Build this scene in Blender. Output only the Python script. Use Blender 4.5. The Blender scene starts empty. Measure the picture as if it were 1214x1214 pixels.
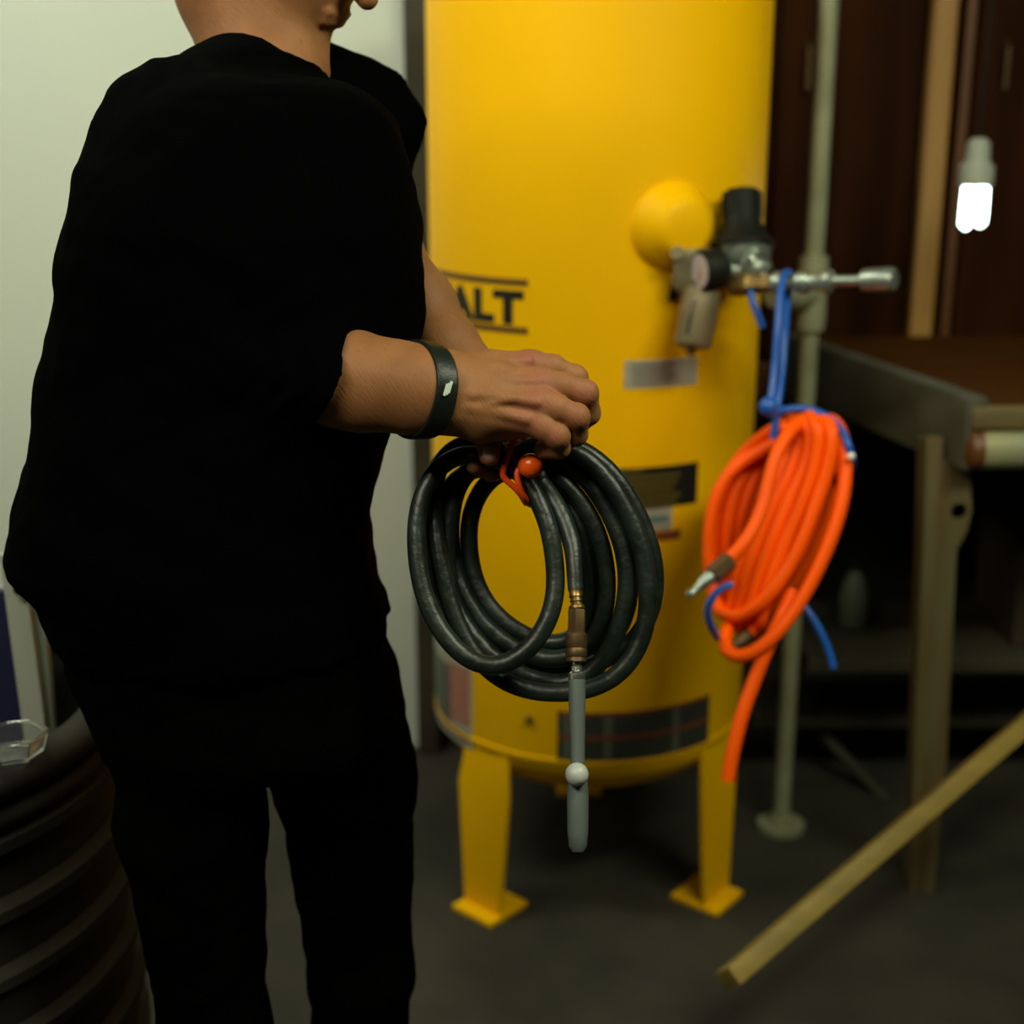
import bpy, bmesh, math, random
import numpy as np
from mathutils import Vector, Matrix

random.seed(3); np.random.seed(3)
sc = bpy.context.scene
COL = sc.collection
R = math.radians

# ------------------------------------------------------------------ camera, world, lights, exposure
CAM_H, PITCH, F = 1.46, R(16.0), 1650.0
cd = bpy.data.cameras.new('camera'); cam = bpy.data.objects.new('camera', cd); COL.objects.link(cam)
cam.location = (0, 0, CAM_H); cam.rotation_euler = (R(90) - PITCH, 0, 0)
cd.sensor_width = 36.0; cd.lens = F / 1214.0 * 36.0
cd.clip_start = 0.05; cd.clip_end = 50
cd.dof.use_dof = True; cd.dof.focus_distance = 1.33; cd.dof.aperture_fstop = 2.9
sc.camera = cam
sc.view_settings.view_transform = 'Standard'; sc.view_settings.look = 'None'
sc.view_settings.gamma = 1.0; sc.view_settings.use_curve_mapping = False
sc.view_settings.exposure = 0.0
w = bpy.data.worlds.new('world'); sc.world = w; w.use_nodes = True
w.node_tree.nodes['Background'].inputs[0].default_value = (0.5, 0.55, 0.5, 1)
w.node_tree.nodes['Background'].inputs[1].default_value = 0.03

def area(name, loc, target, sx, sy, power, col):
    l = bpy.data.lights.new(name, 'AREA'); l.shape = 'RECTANGLE'; l.size = sx; l.size_y = sy
    l.energy = power; l.color = col
    o = bpy.data.objects.new(name, l); COL.objects.link(o); o.location = loc
    o.rotation_euler = (Vector(target) - Vector(loc)).to_track_quat('-Z', 'Y').to_euler()
    return o
area('shop_light_left', (-0.75, 0.15, 2.52), (-0.55, 1.6, 0.9), 1.2, 0.25, 32, (1.0, 0.93, 0.72))
area('shop_light_right', (1.05, 0.75, 2.52), (0.5, 2.0, 0.9), 1.2, 0.25, 34, (0.97, 1.0, 0.72))
area('wall_fill_light', (-1.1, 1.95, 2.52), (-0.9, 2.6, 0.9), 1.2, 0.25, 21, (0.97, 1.0, 0.82))  # added fill light, brightens the white wall and the tank

# ------------------------------------------------------------------ pixel -> place
cp, sp = math.cos(PITCH), math.sin(PITCH)
def P(px, py, d):
    u = (px - 607) / F * d; v = (607 - py) / F * d
    return Vector((u, d * cp + v * sp, CAM_H + v * cp - d * sp))
def PY(px, py, Y):
    v = (607 - py) / F
    return P(px, py, Y / (cp + v * sp))
def Q(px, py, d): return np.array(P(px, py, d), dtype=np.float64)

# ------------------------------------------------------------------ materials
def mat(name, col, rough=0.5, metal=0.0, col2=None, nscale=8.0, bump=0.0, bscale=60.0, spec=0.5, stretch=(1, 1, 1),
        emit=None, trans=0.0, sss=0.0, coat=0.0, thr=(0.35, 0.65)):
    m = bpy.data.materials.new(name); m.use_nodes = True
    nt = m.node_tree; b = nt.nodes['Principled BSDF']
    b.inputs['Base Color'].default_value = (*col, 1); b.inputs['Roughness'].default_value = rough
    b.inputs['Metallic'].default_value = metal; b.inputs['Specular IOR Level'].default_value = spec
    b.inputs['Coat Weight'].default_value = coat
    tc = nt.nodes.new('ShaderNodeTexCoord'); mp = nt.nodes.new('ShaderNodeMapping')
    nt.links.new(tc.outputs['Object'], mp.inputs[0]); mp.inputs['Scale'].default_value = stretch
    if col2:
        n = nt.nodes.new('ShaderNodeTexNoise'); n.inputs['Scale'].default_value = nscale; n.inputs['Detail'].default_value = 5
        nt.links.new(mp.outputs[0], n.inputs[0])
        mr = nt.nodes.new('ShaderNodeMapRange'); mr.inputs[1].default_value = thr[0]; mr.inputs[2].default_value = thr[1]
        nt.links.new(n.outputs[0], mr.inputs[0])
        mx = nt.nodes.new('ShaderNodeMix'); mx.data_type = 'RGBA'
        mx.inputs[6].default_value = (*col, 1); mx.inputs[7].default_value = (*col2, 1)
        nt.links.new(mr.outputs[0], mx.inputs[0]); nt.links.new(mx.outputs[2], b.inputs['Base Color'])
    if bump:
        n = nt.nodes.new('ShaderNodeTexNoise'); n.inputs['Scale'].default_value = bscale; n.inputs['Detail'].default_value = 6
        nt.links.new(mp.outputs[0], n.inputs[0])
        bp = nt.nodes.new('ShaderNodeBump'); bp.inputs['Strength'].default_value = bump; bp.inputs['Distance'].default_value = 0.004
        nt.links.new(n.outputs[0], bp.inputs['Height']); nt.links.new(bp.outputs[0], b.inputs['Normal'])
    if emit:
        b.inputs['Emission Color'].default_value = (*emit[0], 1); b.inputs['Emission Strength'].default_value = emit[1]
    if trans:
        b.inputs['Transmission Weight'].default_value = trans; b.inputs['IOR'].default_value = 1.45
    if sss:
        b.inputs['Subsurface Weight'].default_value = sss; b.inputs['Subsurface Radius'].default_value = (0.9, 0.35, 0.2)
        b.inputs['Subsurface Scale'].default_value = 0.004
    return m

M = dict(
    sweat=mat('black_sweatshirt_knit', (0.0006, 0.0008, 0.0008), 0.95, bump=0.35, bscale=420, spec=0.012),
    jeans=mat('black_denim', (0.0006, 0.0008, 0.0007), 0.95, col2=(0.0014, 0.0015, 0.0012), nscale=14, bump=0.35, bscale=300, spec=0.012),
    shoe=mat('black_leather', (0.006, 0.006, 0.006), 0.6), sole=mat('sole_rubber', (0.02, 0.02, 0.02), 0.8),
    hair=mat('grey_brown_hair', (0.06, 0.045, 0.03), 0.7, bump=0.6, bscale=150),
    strap=mat('black_rubber_band', (0.006, 0.010, 0.007), 0.42, bump=0.15, bscale=200, spec=0.35),
    strapmark=mat('silver_print', (0.50, 0.60, 0.52), 0.35),
    nail=mat('fingernail', (0.34, 0.22, 0.16), 0.32),
    hose=mat('black_hose_rubber', (0.0035, 0.0068, 0.0052), 0.38, col2=(0.015, 0.024, 0.018), nscale=22, bump=0.3, bscale=90, spec=0.42),
    brass=mat('brass', (0.30, 0.19, 0.06), 0.38, 0.85, col2=(0.19, 0.12, 0.045), nscale=60),
    brass_dull=mat('tarnished_brass', (0.16, 0.095, 0.04), 0.5, 0.75, col2=(0.10, 0.06, 0.03), nscale=70),
    chrome=mat('plated_steel', (0.62, 0.66, 0.60), 0.25, 0.95),
    zinc=mat('zinc_steel', (0.40, 0.46, 0.40), 0.38, 0.8, col2=(0.26, 0.30, 0.26), nscale=50),
    gun=mat('grey_enamel', (0.13, 0.16, 0.15), 0.35, 0.3),
    ivory=mat('pale_plastic', (0.42, 0.46, 0.42), 0.35),
    orange=mat('orange_polyurethane', (1.0, 0.100, 0.0003), 0.40, spec=0.14),
    orange_tie=mat('orange_elastic', (0.80, 0.075, 0.004), 0.38),
    orange_ball=mat('orange_ball_plastic', (0.85, 0.10, 0.005), 0.25),
    blue=mat('blue_elastic', (0.008, 0.085, 0.40), 0.4),
    white_plastic=mat('white_bead', (0.75, 0.72, 0.7), 0.3),
    yellow=mat('yellow_tank_paint', (0.94, 0.50, 0.0006), 0.45, spec=0.10, col2=(0.90, 0.475, 0.0006), nscale=3, coat=0.0),
    print_black=mat('black_print', (0.008, 0.007, 0.004), 0.5),
    print_brown=mat('brown_print_line', (0.16, 0.07, 0.004), 0.5),
    print_grey=mat('grey_label', (0.40, 0.38, 0.30), 0.5, col2=(0.33, 0.31, 0.24), nscale=30),
    print_dark=mat('charcoal_label', (0.035, 0.042, 0.032), 0.5),
    print_mid=mat('label_grey_field', (0.10, 0.115, 0.085), 0.5),
    print_olive=mat('olive_print', (0.11, 0.085, 0.008), 0.5),
    print_red=mat('red_print', (0.42, 0.05, 0.012), 0.5),
    print_redbrown=mat('red_brown_print', (0.22, 0.05, 0.012), 0.5),
    print_blue=mat('blue_print', (0.05, 0.06, 0.12), 0.5),
    print_teal=mat('teal_print', (0.10, 0.17, 0.16), 0.5),
    reg=mat('cast_zinc_body', (0.36, 0.30, 0.17), 0.42, 0.55, col2=(0.22, 0.19, 0.10), nscale=25),
    bowl=mat('filter_bowl_metal', (0.25, 0.20, 0.11), 0.45, 0.4, col2=(0.18, 0.14, 0.075), nscale=20),
    slot=mat('dark_sight_glass', (0.03, 0.035, 0.02), 0.2),
    black=mat('black_plastic', (0.006, 0.007, 0.004), 0.6, spec=0.2),
    dial=mat('gauge_dial', (0.50, 0.42, 0.42), 0.4), gred=mat('gauge_red', (0.5, 0.05, 0.03), 0.4),
    pipe=mat('galvanised_pipe', (0.30, 0.31, 0.19), 0.55, 0.15, col2=(0.22, 0.225, 0.13), nscale=12),
    wall=mat('white_wall_paint', (0.60, 0.64, 0.55), 0.75, col2=(0.56, 0.61, 0.53), nscale=1.6, bump=0.05, bscale=40),
    whitewood=mat('white_painted_wood', (0.46, 0.50, 0.42), 0.6, col2=(0.36, 0.40, 0.33), nscale=6, stretch=(4, 4, 0.6)),
    navy=mat('navy_panel', (0.010, 0.012, 0.055), 0.6),
    darkwall=mat('dark_block_wall', (0.022, 0.018, 0.012), 0.85, col2=(0.035, 0.028, 0.015), nscale=5),
    ceil=mat('ceiling_board', (0.25, 0.24, 0.2), 0.8), floor=mat('stained_concrete', (0.020, 0.018, 0.012), 0.8, col2=(0.038, 0.034, 0.022), nscale=5, bump=0.1, bscale=50),
    mahog=mat('dark_red_brown_wood', (0.034, 0.009, 0.0012), 0.65, spec=0.05, col2=(0.018, 0.005, 0.001), nscale=3, stretch=(6, 6, 0.5)),
    mahog2=mat('red_brown_wood_rail', (0.11, 0.036, 0.003), 0.5, col2=(0.10, 0.03, 0.006), nscale=4, stretch=(0.6, 6, 6)),
    stile=mat('light_oak_stile', (0.42, 0.22, 0.05), 0.5, col2=(0.30, 0.15, 0.03), nscale=4, stretch=(8, 8, 0.6)),
    rail=mat('grey_weathered_rail', (0.085, 0.085, 0.060), 0.7, col2=(0.055, 0.052, 0.032), nscale=9),
    front=mat('pale_bench_edge', (0.30, 0.28, 0.14), 0.45, col2=(0.20, 0.24, 0.15), nscale=7),
    topred=mat('bench_top_stained', (0.075, 0.026, 0.003), 0.75, col2=(0.045, 0.016, 0.002), nscale=8, stretch=(0.6, 6, 6), spec=0.05),
    top=mat('bench_top_wood', (0.16, 0.11, 0.035), 0.6, col2=(0.10, 0.075, 0.03), nscale=8, stretch=(0.6, 6, 6)),
    leg=mat('olive_steel_leg', (0.115, 0.105, 0.045), 0.6, col2=(0.10, 0.065, 0.02), nscale=5, stretch=(5, 5, 0.8)),
    board=mat('yellowed_board', (0.28, 0.19, 0.03), 0.6, col2=(0.20, 0.14, 0.025), nscale=5, stretch=(1, 6, 6)),
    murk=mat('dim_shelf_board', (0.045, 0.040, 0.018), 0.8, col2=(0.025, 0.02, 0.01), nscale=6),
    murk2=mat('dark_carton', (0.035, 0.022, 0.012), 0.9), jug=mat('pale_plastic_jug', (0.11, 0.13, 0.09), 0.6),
    tyre=mat('tyre_rubber', (0.022, 0.020, 0.013), 0.7, col2=(0.012, 0.011, 0.008), nscale=10, spec=0.3),
    clear=mat('clear_acrylic', (0.85, 0.88, 0.85), 0.06, trans=0.97),
    lamp=mat('lit_bulb', (1, 1, 1), 0.5, emit=((0.80, 1.0, 0.95), 9.0)),
    tube=mat('lit_tube', (1, 1, 1), 0.5, emit=((1.0, 0.95, 0.8), 2.0)),
)

def skin_material():
    m = bpy.data.materials.new('weathered_skin'); m.use_nodes = True
    nt = m.node_tree; b = nt.nodes['Principled BSDF']
    b.inputs['Roughness'].default_value = 0.58; b.inputs['Specular IOR Level'].default_value = 0.25
    b.inputs['Subsurface Weight'].default_value = 0.12; b.inputs['Subsurface Radius'].default_value = (0.9, 0.35, 0.2)
    b.inputs['Subsurface Scale'].default_value = 0.004
    tc = nt.nodes.new('ShaderNodeTexCoord')
    def noise(scale, detail, vec=None):
        n = nt.nodes.new('ShaderNodeTexNoise'); n.inputs['Scale'].default_value = scale; n.inputs['Detail'].default_value = detail
        nt.links.new(vec or tc.outputs['Object'], n.inputs[0]); return n
    def mix(fac, a, bb):
        x = nt.nodes.new('ShaderNodeMix'); x.data_type = 'RGBA'
        for i, v in ((0, fac), (6, a), (7, bb)):
            if isinstance(v, tuple): x.inputs[i].default_value = v
            elif isinstance(v, float): x.inputs[i].default_value = v
            else: nt.links.new(v, x.inputs[i])
        return x.outputs[2]
    def ramp(src, lo, hi):
        r = nt.nodes.new('ShaderNodeMapRange'); r.inputs[1].default_value = lo; r.inputs[2].default_value = hi
        nt.links.new(src, r.inputs[0]); return r.outputs[0]
    at = nt.nodes.new('ShaderNodeAttribute'); at.attribute_name = 'flush'
    base = mix(ramp(noise(28, 4).outputs[0], 0.35, 0.65), (0.275, 0.120, 0.044, 1), (0.225, 0.096, 0.034, 1))
    base = mix(ramp(noise(190, 3).outputs[0], 0.62, 0.78), base, (0.20, 0.08, 0.03, 1))
    base = mix(at.outputs['Fac'], base, (0.29, 0.100, 0.058, 1))
    nt.links.new(base, b.inputs['Base Color'])
    mp = nt.nodes.new('ShaderNodeMapping'); mp.inputs['Scale'].default_value = (1, 1, 1.0)
    mp.inputs['Rotation'].default_value = (0, R(35), 0)
    nt.links.new(tc.outputs['Object'], mp.inputs[0])
    mp2 = nt.nodes.new('ShaderNodeMapping'); mp2.inputs['Scale'].default_value = (3.2, 1, 0.6); nt.links.new(mp.outputs[0], mp2.inputs[0])
    n1 = noise(150, 4, mp2.outputs[0]); n2 = noise(520, 3)
    ad = nt.nodes.new('ShaderNodeMath'); ad.operation = 'MULTIPLY_ADD'; ad.inputs[1].default_value = 0.35
    nt.links.new(n2.outputs[0], ad.inputs[0]); nt.links.new(n1.outputs[0], ad.inputs[2])
    bp = nt.nodes.new('ShaderNodeBump'); bp.inputs['Strength'].default_value = 0.36; bp.inputs['Distance'].default_value = 0.0016
    nt.links.new(ad.outputs[0], bp.inputs['Height']); nt.links.new(bp.outputs[0], b.inputs['Normal'])
    return m
M['skin'] = skin_material()

# ------------------------------------------------------------------ objects
def tag(o, label=None, cat=None, group=None, kind=None):
    if label: o['label'] = label
    if cat: o['category'] = cat
    if group: o['group'] = group
    if kind: o['kind'] = kind
    return o
def thing(name, label, cat, loc, group=None):
    o = bpy.data.objects.new(name, None); COL.objects.link(o); o.location = loc; o.empty_display_size = 0.05
    return tag(o, label, cat, group)
def wloc(o):
    v = Vector((0, 0, 0))
    while o is not None: v += o.location; o = o.parent
    return v
def mk(name, vf, m, parent=None, smooth=True, label=None, flush=None):
    verts, faces = vf
    V = np.array([tuple(v) for v in verts], dtype=np.float64) if not isinstance(verts, np.ndarray) else verts
    if parent is None:
        org = Vector(((V[:, 0].min() + V[:, 0].max()) / 2, (V[:, 1].min() + V[:, 1].max()) / 2, V[:, 2].min()))
        base = org
    else:
        org = Vector((0, 0, 0)); base = wloc(parent)
    me = bpy.data.meshes.new(name)
    if isinstance(faces, np.ndarray):
        me.vertices.add(len(V)); me.vertices.foreach_set('co', (V - np.array(base)).astype(np.float32).ravel())
        n = len(faces); me.loops.add(n * 4); me.polygons.add(n)
        me.loops.foreach_set('vertex_index', faces.astype(np.int32).ravel())
        me.polygons.foreach_set('loop_start', np.arange(n, dtype=np.int32) * 4)
        me.update(calc_edges=True); me.validate()
    else:
        me.from_pydata((V - np.array(base)).tolist(), [], faces)
        bm = bmesh.new(); bm.from_mesh(me); bmesh.ops.recalc_face_normals(bm, faces=bm.faces); bm.to_mesh(me); bm.free()
    if flush is not None:
        a = me.attributes.new('flush', 'FLOAT', 'POINT'); a.data.foreach_set('value', flush.astype(np.float32))
    me.materials.append(M[m])
    if smooth:
        me.polygons.foreach_set('use_smooth', [True] * len(me.polygons))
        if not isinstance(faces, np.ndarray):
            me.set_sharp_from_angle(angle=R(38))
    o = bpy.data.objects.new(name, me); COL.objects.link(o)
    o.location = org if parent is None else (0, 0, 0)
    if parent is not None: o.parent = parent
    if label: o['label'] = label
    return o

def join(*parts):
    V, Fs = [], []
    for v, f in parts:
        n = len(V); V += [tuple(x) for x in v]; Fs += [tuple(i + n for i in q) for q in f]
    return V, Fs
def box(c, s, rot=None, bev=0.0):
    bm = bmesh.new(); bmesh.ops.create_cube(bm, size=1)
    for v in bm.verts: v.co = Vector((v.co.x * s[0], v.co.y * s[1], v.co.z * s[2]))
    if bev: bmesh.ops.bevel(bm, geom=list(bm.edges), offset=bev, segments=2, affect='EDGES', profile=0.6)
    Rm = rot or Matrix.Identity(3); c = Vector(c)
    bm.verts.index_update()
    out = ([Rm @ v.co + c for v in bm.verts], [[v.index for v in f.verts] for f in bm.faces]); bm.free(); return out
def boxab(a, b, wd, ht, up=(0, 0, 1), bev=0.0):
    a, b = Vector(a), Vector(b); x = (b - a).normalized(); u = Vector(up); y = u.cross(x).normalized(); z = x.cross(y)
    return box((a + b) / 2, ((b - a).length, wd, ht), Matrix((x, y, z)).transposed(), bev)
def tube(pts, r, n=12, cap=True):
    pts = [Vector(p) for p in pts]; N = len(pts); rs = r if hasattr(r, '__len__') else [r] * N
    T = [(pts[min(i + 1, N - 1)] - pts[max(i - 1, 0)]).normalized() for i in range(N)]
    u = T[0].orthogonal().normalized(); V, Fs = [], []
    for i in range(N):
        u = (u - T[i] * u.dot(T[i])).normalized(); v = T[i].cross(u)
        for k in range(n):
            a = 2 * math.pi * k / n; V.append(pts[i] + (u * math.cos(a) + v * math.sin(a)) * rs[i])
    for i in range(N - 1):
        for k in range(n):
            k2 = (k + 1) % n; Fs.append((i * n + k, i * n + k2, (i + 1) * n + k2, (i + 1) * n + k))
    if cap: Fs.append(tuple(range(n - 1, -1, -1))); Fs.append(tuple((N - 1) * n + k for k in range(n)))
    return V, Fs
def lathe(a, b, prof, n=24):
    """profile of (t along a->b, radius)"""
    a, b = Vector(a), Vector(b); pts = [a.lerp(b, t) for t, r in prof]; ax = (b - a).normalized()
    u = ax.orthogonal().normalized(); v = ax.cross(u); V, Fs = [], []
    for p, (t, r) in zip(pts, prof):
        for k in range(n):
            q = 2 * math.pi * (k + 0.5) / n; V.append(p + (u * math.cos(q) + v * math.sin(q)) * max(r, 1e-5))
    for i in range(len(prof) - 1):
        for k in range(n):
            k2 = (k + 1) % n; Fs.append((i * n + k, i * n + k2, (i + 1) * n + k2, (i + 1) * n + k))
    Fs.append(tuple(range(n - 1, -1, -1))); Fs.append(tuple((len(prof) - 1) * n + k for k in range(n)))
    return V, Fs
def ball(c, r, n=24, scale=(1, 1, 1)):
    bm = bmesh.new(); bmesh.ops.create_uvsphere(bm, u_segments=n, v_segments=n // 2, radius=r)
    bm.verts.index_update()
    out = ([Vector((v.co.x * scale[0], v.co.y * scale[1], v.co.z * scale[2])) + Vector(c) for v in bm.verts],
           [[v.index for v in f.verts] for f in bm.faces]); bm.free(); return out
def spline(pts, step=0.006, closed=False):
    """Catmull-Rom through world points, resampled evenly"""
    p = np.array([tuple(x) for x in pts], dtype=float)
    p = np.vstack([2 * p[0] - p[1], p, 2 * p[-1] - p[-2]]); out = []
    for i in range(1, len(p) - 2):
        p0, p1, p2, p3 = p[i - 1:i + 3]
        for t in np.linspace(0, 1, 12, endpoint=False):
            out.append(0.5 * (2 * p1 + (p2 - p0) * t + (2 * p0 - 5 * p1 + 4 * p2 - p3) * t * t + (3 * p1 - p0 - 3 * p2 + p3) * t ** 3))
    out.append(p[-2]); out = np.array(out)
    s = np.concatenate([[0], np.cumsum(np.linalg.norm(np.diff(out, axis=0), axis=1))])
    n = max(2, int(s[-1] / step)); q = np.linspace(0, s[-1], n)
    return np.stack([np.interp(q, s, out[:, k]) for k in range(3)], 1)
def relax(p, r, step, iters=60, fixed=None, ydom=(0.15, 1.0, 0.15)):
    """push turns of one hose off each other, mostly in depth"""
    p = p.copy(); N = len(p); idx = np.arange(N); gap = int(5 * r / step); dom = np.array(ydom)
    for it in range(iters):
        D = p[:, None, :] - p[None, :, :]; L = np.linalg.norm(D, axis=2) + 1e-9
        m = (L < 2 * r) & (np.abs(idx[:, None] - idx[None, :]) > gap)
        push = np.where(m, (2 * r - L) * 0.5, 0)[:, :, None] * D / L[:, :, None]
        cnt = np.maximum(m.sum(1), 1)[:, None]
        mv = push.sum(1) / cnt * dom * 1.3
        if fixed is not None: mv[fixed] = 0
        p += mv
        q = p.copy(); q[1:-1] = 0.25 * p[:-2] + 0.5 * p[1:-1] + 0.25 * p[2:]
        if fixed is not None: q[fixed] = p[fixed]
        p = 0.6 * p + 0.4 * q
    return p

# ------------------------------------------------------------------ smooth implicit surfaces
class Vol:
    def __init__(s, lo, hi, res):
        s.lo = np.array(lo, dtype=np.float32); s.res = res
        n = np.ceil((np.array(hi) - np.array(lo)) / res).astype(int) + 1
        ax = [s.lo[i] + np.arange(n[i], dtype=np.float32) * res for i in range(3)]
        s.X, s.Y, s.Z = np.meshgrid(*ax, indexing='ij', sparse=True); s.n = n
    def cone(s, a, b, ra, rb):
        a = np.asarray(a, dtype=np.float32); b = np.asarray(b, dtype=np.float32); ab = b - a
        px, py, pz = s.X - a[0], s.Y - a[1], s.Z - a[2]
        t = np.clip((px * ab[0] + py * ab[1] + pz * ab[2]) / max(float(ab @ ab), 1e-12), 0, 1)
        return np.sqrt((px - t * ab[0]) ** 2 + (py - t * ab[1]) ** 2 + (pz - t * ab[2]) ** 2) - (ra + (rb - ra) * t)
    def chain(s, pts, k=0.004):
        d = None
        for (a, ra), (b, rb) in zip(pts[:-1], pts[1:]):
            c = s.cone(a, b, ra, rb); d = c if d is None else smin(d, c, k)
        return d
    def ell(s, c, r, rot=None):
        q = [s.X - c[0], s.Y - c[1], s.Z - c[2]]
        if rot is not None:
            q = [rot[0][i] * q[0] + rot[1][i] * q[1] + rot[2][i] * q[2] for i in range(3)]
        k = np.sqrt((q[0] / r[0]) ** 2 + (q[1] / r[1]) ** 2 + (q[2] / r[2]) ** 2)
        return (k - 1) * min(r)
def smin(a, b, k):
    h = np.clip(0.5 + 0.5 * (b - a) / k, 0, 1); return b * (1 - h) + a * h - k * h * (1 - h)
def smax(a, b, k): return -smin(-a, -b, k)
def nets(vol, D):
    lo, res = vol.lo, vol.res
    S = D < 0; nx, ny, nz = D.shape
    c = [S[i:nx - 1 + i, j:ny - 1 + j, k:nz - 1 + k] for i in (0, 1) for j in (0, 1) for k in (0, 1)]
    tot = sum(x.astype(np.int8) for x in c); act = (tot > 0) & (tot < 8)
    I = np.argwhere(act); idm = -np.ones(act.shape, dtype=np.int32); idm[act] = np.arange(len(I))
    corners = [(i, j, k) for i in (0, 1) for j in (0, 1) for k in (0, 1)]
    val = np.stack([D[I[:, 0] + a, I[:, 1] + b, I[:, 2] + e] for a, b, e in corners], 1)
    acc = np.zeros((len(I), 3)); cnt = np.zeros(len(I))
    for p in range(8):
        for q in range(p + 1, 8):
            if sum(abs(x - y) for x, y in zip(corners[p], corners[q])) != 1: continue
            m = (val[:, p] < 0) != (val[:, q] < 0); t = val[:, p] / np.where(m, val[:, p] - val[:, q], 1)
            pos = np.array(corners[p]) + t[:, None] * (np.array(corners[q]) - np.array(corners[p]))
            acc += np.where(m[:, None], pos, 0); cnt += m
    V = lo + (I + acc / cnt[:, None]) * res; Fs = []
    for ax in range(3):
        sl = [slice(None)] * 3; sh = [slice(None)] * 3; sl[ax] = slice(0, -1); sh[ax] = slice(1, None)
        A, B = S[tuple(sl)], S[tuple(sh)]; E = np.argwhere(A != B); o1, o2 = [x for x in range(3) if x != ax]
        ok = (E[:, o1] > 0) & (E[:, o2] > 0) & (E[:, o1] < D.shape[o1] - 1) & (E[:, o2] < D.shape[o2] - 1); E = E[ok]
        inside = A[E[:, 0], E[:, 1], E[:, 2]]
        qs = []
        for da, db in ((-1, -1), (0, -1), (0, 0), (-1, 0)):
            e = E.copy(); e[:, o1] += da; e[:, o2] += db; qs.append(idm[e[:, 0], e[:, 1], e[:, 2]])
        q = np.stack(qs, 1); flip = inside if ax == 1 else ~inside
        q[flip] = q[flip][:, ::-1]; Fs.append(q)
    Fs = np.vstack(Fs); Fs = Fs[(Fs >= 0).all(1)]
    return V, Fs
def njoin(*parts):
    V, Fs, n = [], [], 0
    for v, f in parts: V.append(v); Fs.append(f + n); n += len(v)
    return np.vstack(V), np.vstack(Fs)

# ================================================================== THE SETTING
def struct(name, vf, m, parent=None, smooth=False):
    o = mk(name, vf, m, parent, smooth)
    if parent is None: o['kind'] = 'structure'
    return o
struct('floor', box((0, 1.6, -0.05), (5.4, 6.0, 0.1)), 'floor')
struct('ceiling', box((0, 1.6, 2.65), (5.4, 6.0, 0.1)), 'ceil')
struct('wall_left', box((-2.75, 1.6, 1.3), (0.1, 6.2, 2.7)), 'wall')
struct('wall_right', box((2.75, 1.6, 1.3), (0.1, 6.2, 2.7)), 'darkwall')
struct('wall_front', box((0, -1.45, 1.3), (5.4, 0.1, 2.7)), 'darkwall')
xw = PY(489, 560, 3.05).x
struct('wall_back', box(((-2.7 + xw) / 2, 3.11, 1.3), (2.7 + xw, 0.12, 2.6)), 'wall')
struct('trim_1', box((xw + 0.028, 3.09, 1.3), (0.05, 0.17, 2.6), bev=0.004), 'murk')
struct('wall_back_right', box(((2.7 + xw) / 2, 4.62, 1.3), (2.7 - xw, 0.1, 2.6)), 'darkwall')
# fittings of the two strip lights, plus one made up for the wall fill
for lx, ly, lb in ((-0.75, 0.15, 'white strip light on the ceiling left of the camera'), (1.05, 0.75, 'white strip light on the ceiling right of the camera'), (-1.1, 1.95, 'added fill light in a white strip housing on the ceiling near the white wall')):
    t = thing('strip_light', lb, 'light', (lx, ly, 2.6), None)
    mk('housing', box((lx, ly, 2.575), (1.3, 0.16, 0.05), bev=0.006), 'whitewood', t)
    for s in (-1, 1): mk('tube', tube([(lx - 0.6, ly + s * 0.04, 2.537), (lx + 0.6, ly + s * 0.04, 2.537)], 0.012, 12), 'tube', t)

# ================================================================== COMPRESSOR TANK
TY = 2.56; TX = 0.150; TR = 0.300
def ray_tank(px, py, rad=TR):
    o = Vector((0, 0, CAM_H)); d = (P(px, py, 1.0) - o)
    ax, ay = o.x - TX, o.y - TY
    A = d.x ** 2 + d.y ** 2; B = 2 * (ax * d.x + ay * d.y); Cc = ax * ax + ay * ay - rad * rad
    disc = max(B * B - 4 * A * Cc, 0); t = (-B - math.sqrt(disc)) / (2 * A); p = o + d * t
    return math.atan2(p.x - TX, -(p.y - TY)), p.z, p
def cylpt(th, z, rad): return Vector((TX + math.sin(th) * rad, TY - math.cos(th) * rad, z))
def patch(t0, t1, z0, z1, r0, r1, skew=0.0):
    n = max(2, int((t1 - t0) / 0.04)); V, Fs = [], []
    for i in range(n + 1):
        th = t0 + (t1 - t0) * i / n
        for rr, z in ((r0, z0), (r1, z0), (r1, z1), (r0, z1)): V.append(cylpt(th, z, rr))
    for i in range(n):
        for k in range(4):
            k2 = (k + 1) % 4; Fs.append((i * 4 + k, i * 4 + k2, i * 4 + 4 + k2, i * 4 + 4 + k))
    Fs.append((3, 2, 1, 0)); Fs.append(tuple(n * 4 + k for k in range(4)))
    return V, Fs
def pxpatch(x0, y0, x1, y1, r0=0.0, r1=0.0012):
    """label whose left and right edges sit at x0, x1 and its middle height at y0..y1"""
    a = ray_tank(x0, (y0 + y1) / 2)[0]; b = ray_tank(x1, (y0 + y1) / 2)[0]; xm = (x0 + x1) / 2
    return (a, b, ray_tank(xm, y1)[1], ray_tank(xm, y0)[1], TR + r0, TR + r1)
tank = thing('air_compressor_tank', 'large upright yellow air compressor tank with black lettering, behind the coiled black hose', 'compressor', (TX, TY, 0))
zb = ray_tank(703, 905)[1]; zt = 1.66
prof = [(0, 0.02)] + [(0.13 * (1 - math.cos(a)) * 1.0, TR * math.sin(a)) for a in np.linspace(0.12, math.pi / 2, 14)]
zlow = zb - 0.13
H = zt + 0.13 - zlow
pr = [(z / H, r) for z, r in prof] + [((H - 0.13) / H, TR)] + [((H - 0.13 + 0.13 * math.sin(a)) / H, TR * math.cos(a)) for a in np.linspace(0.1, math.pi / 2, 12)]
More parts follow.
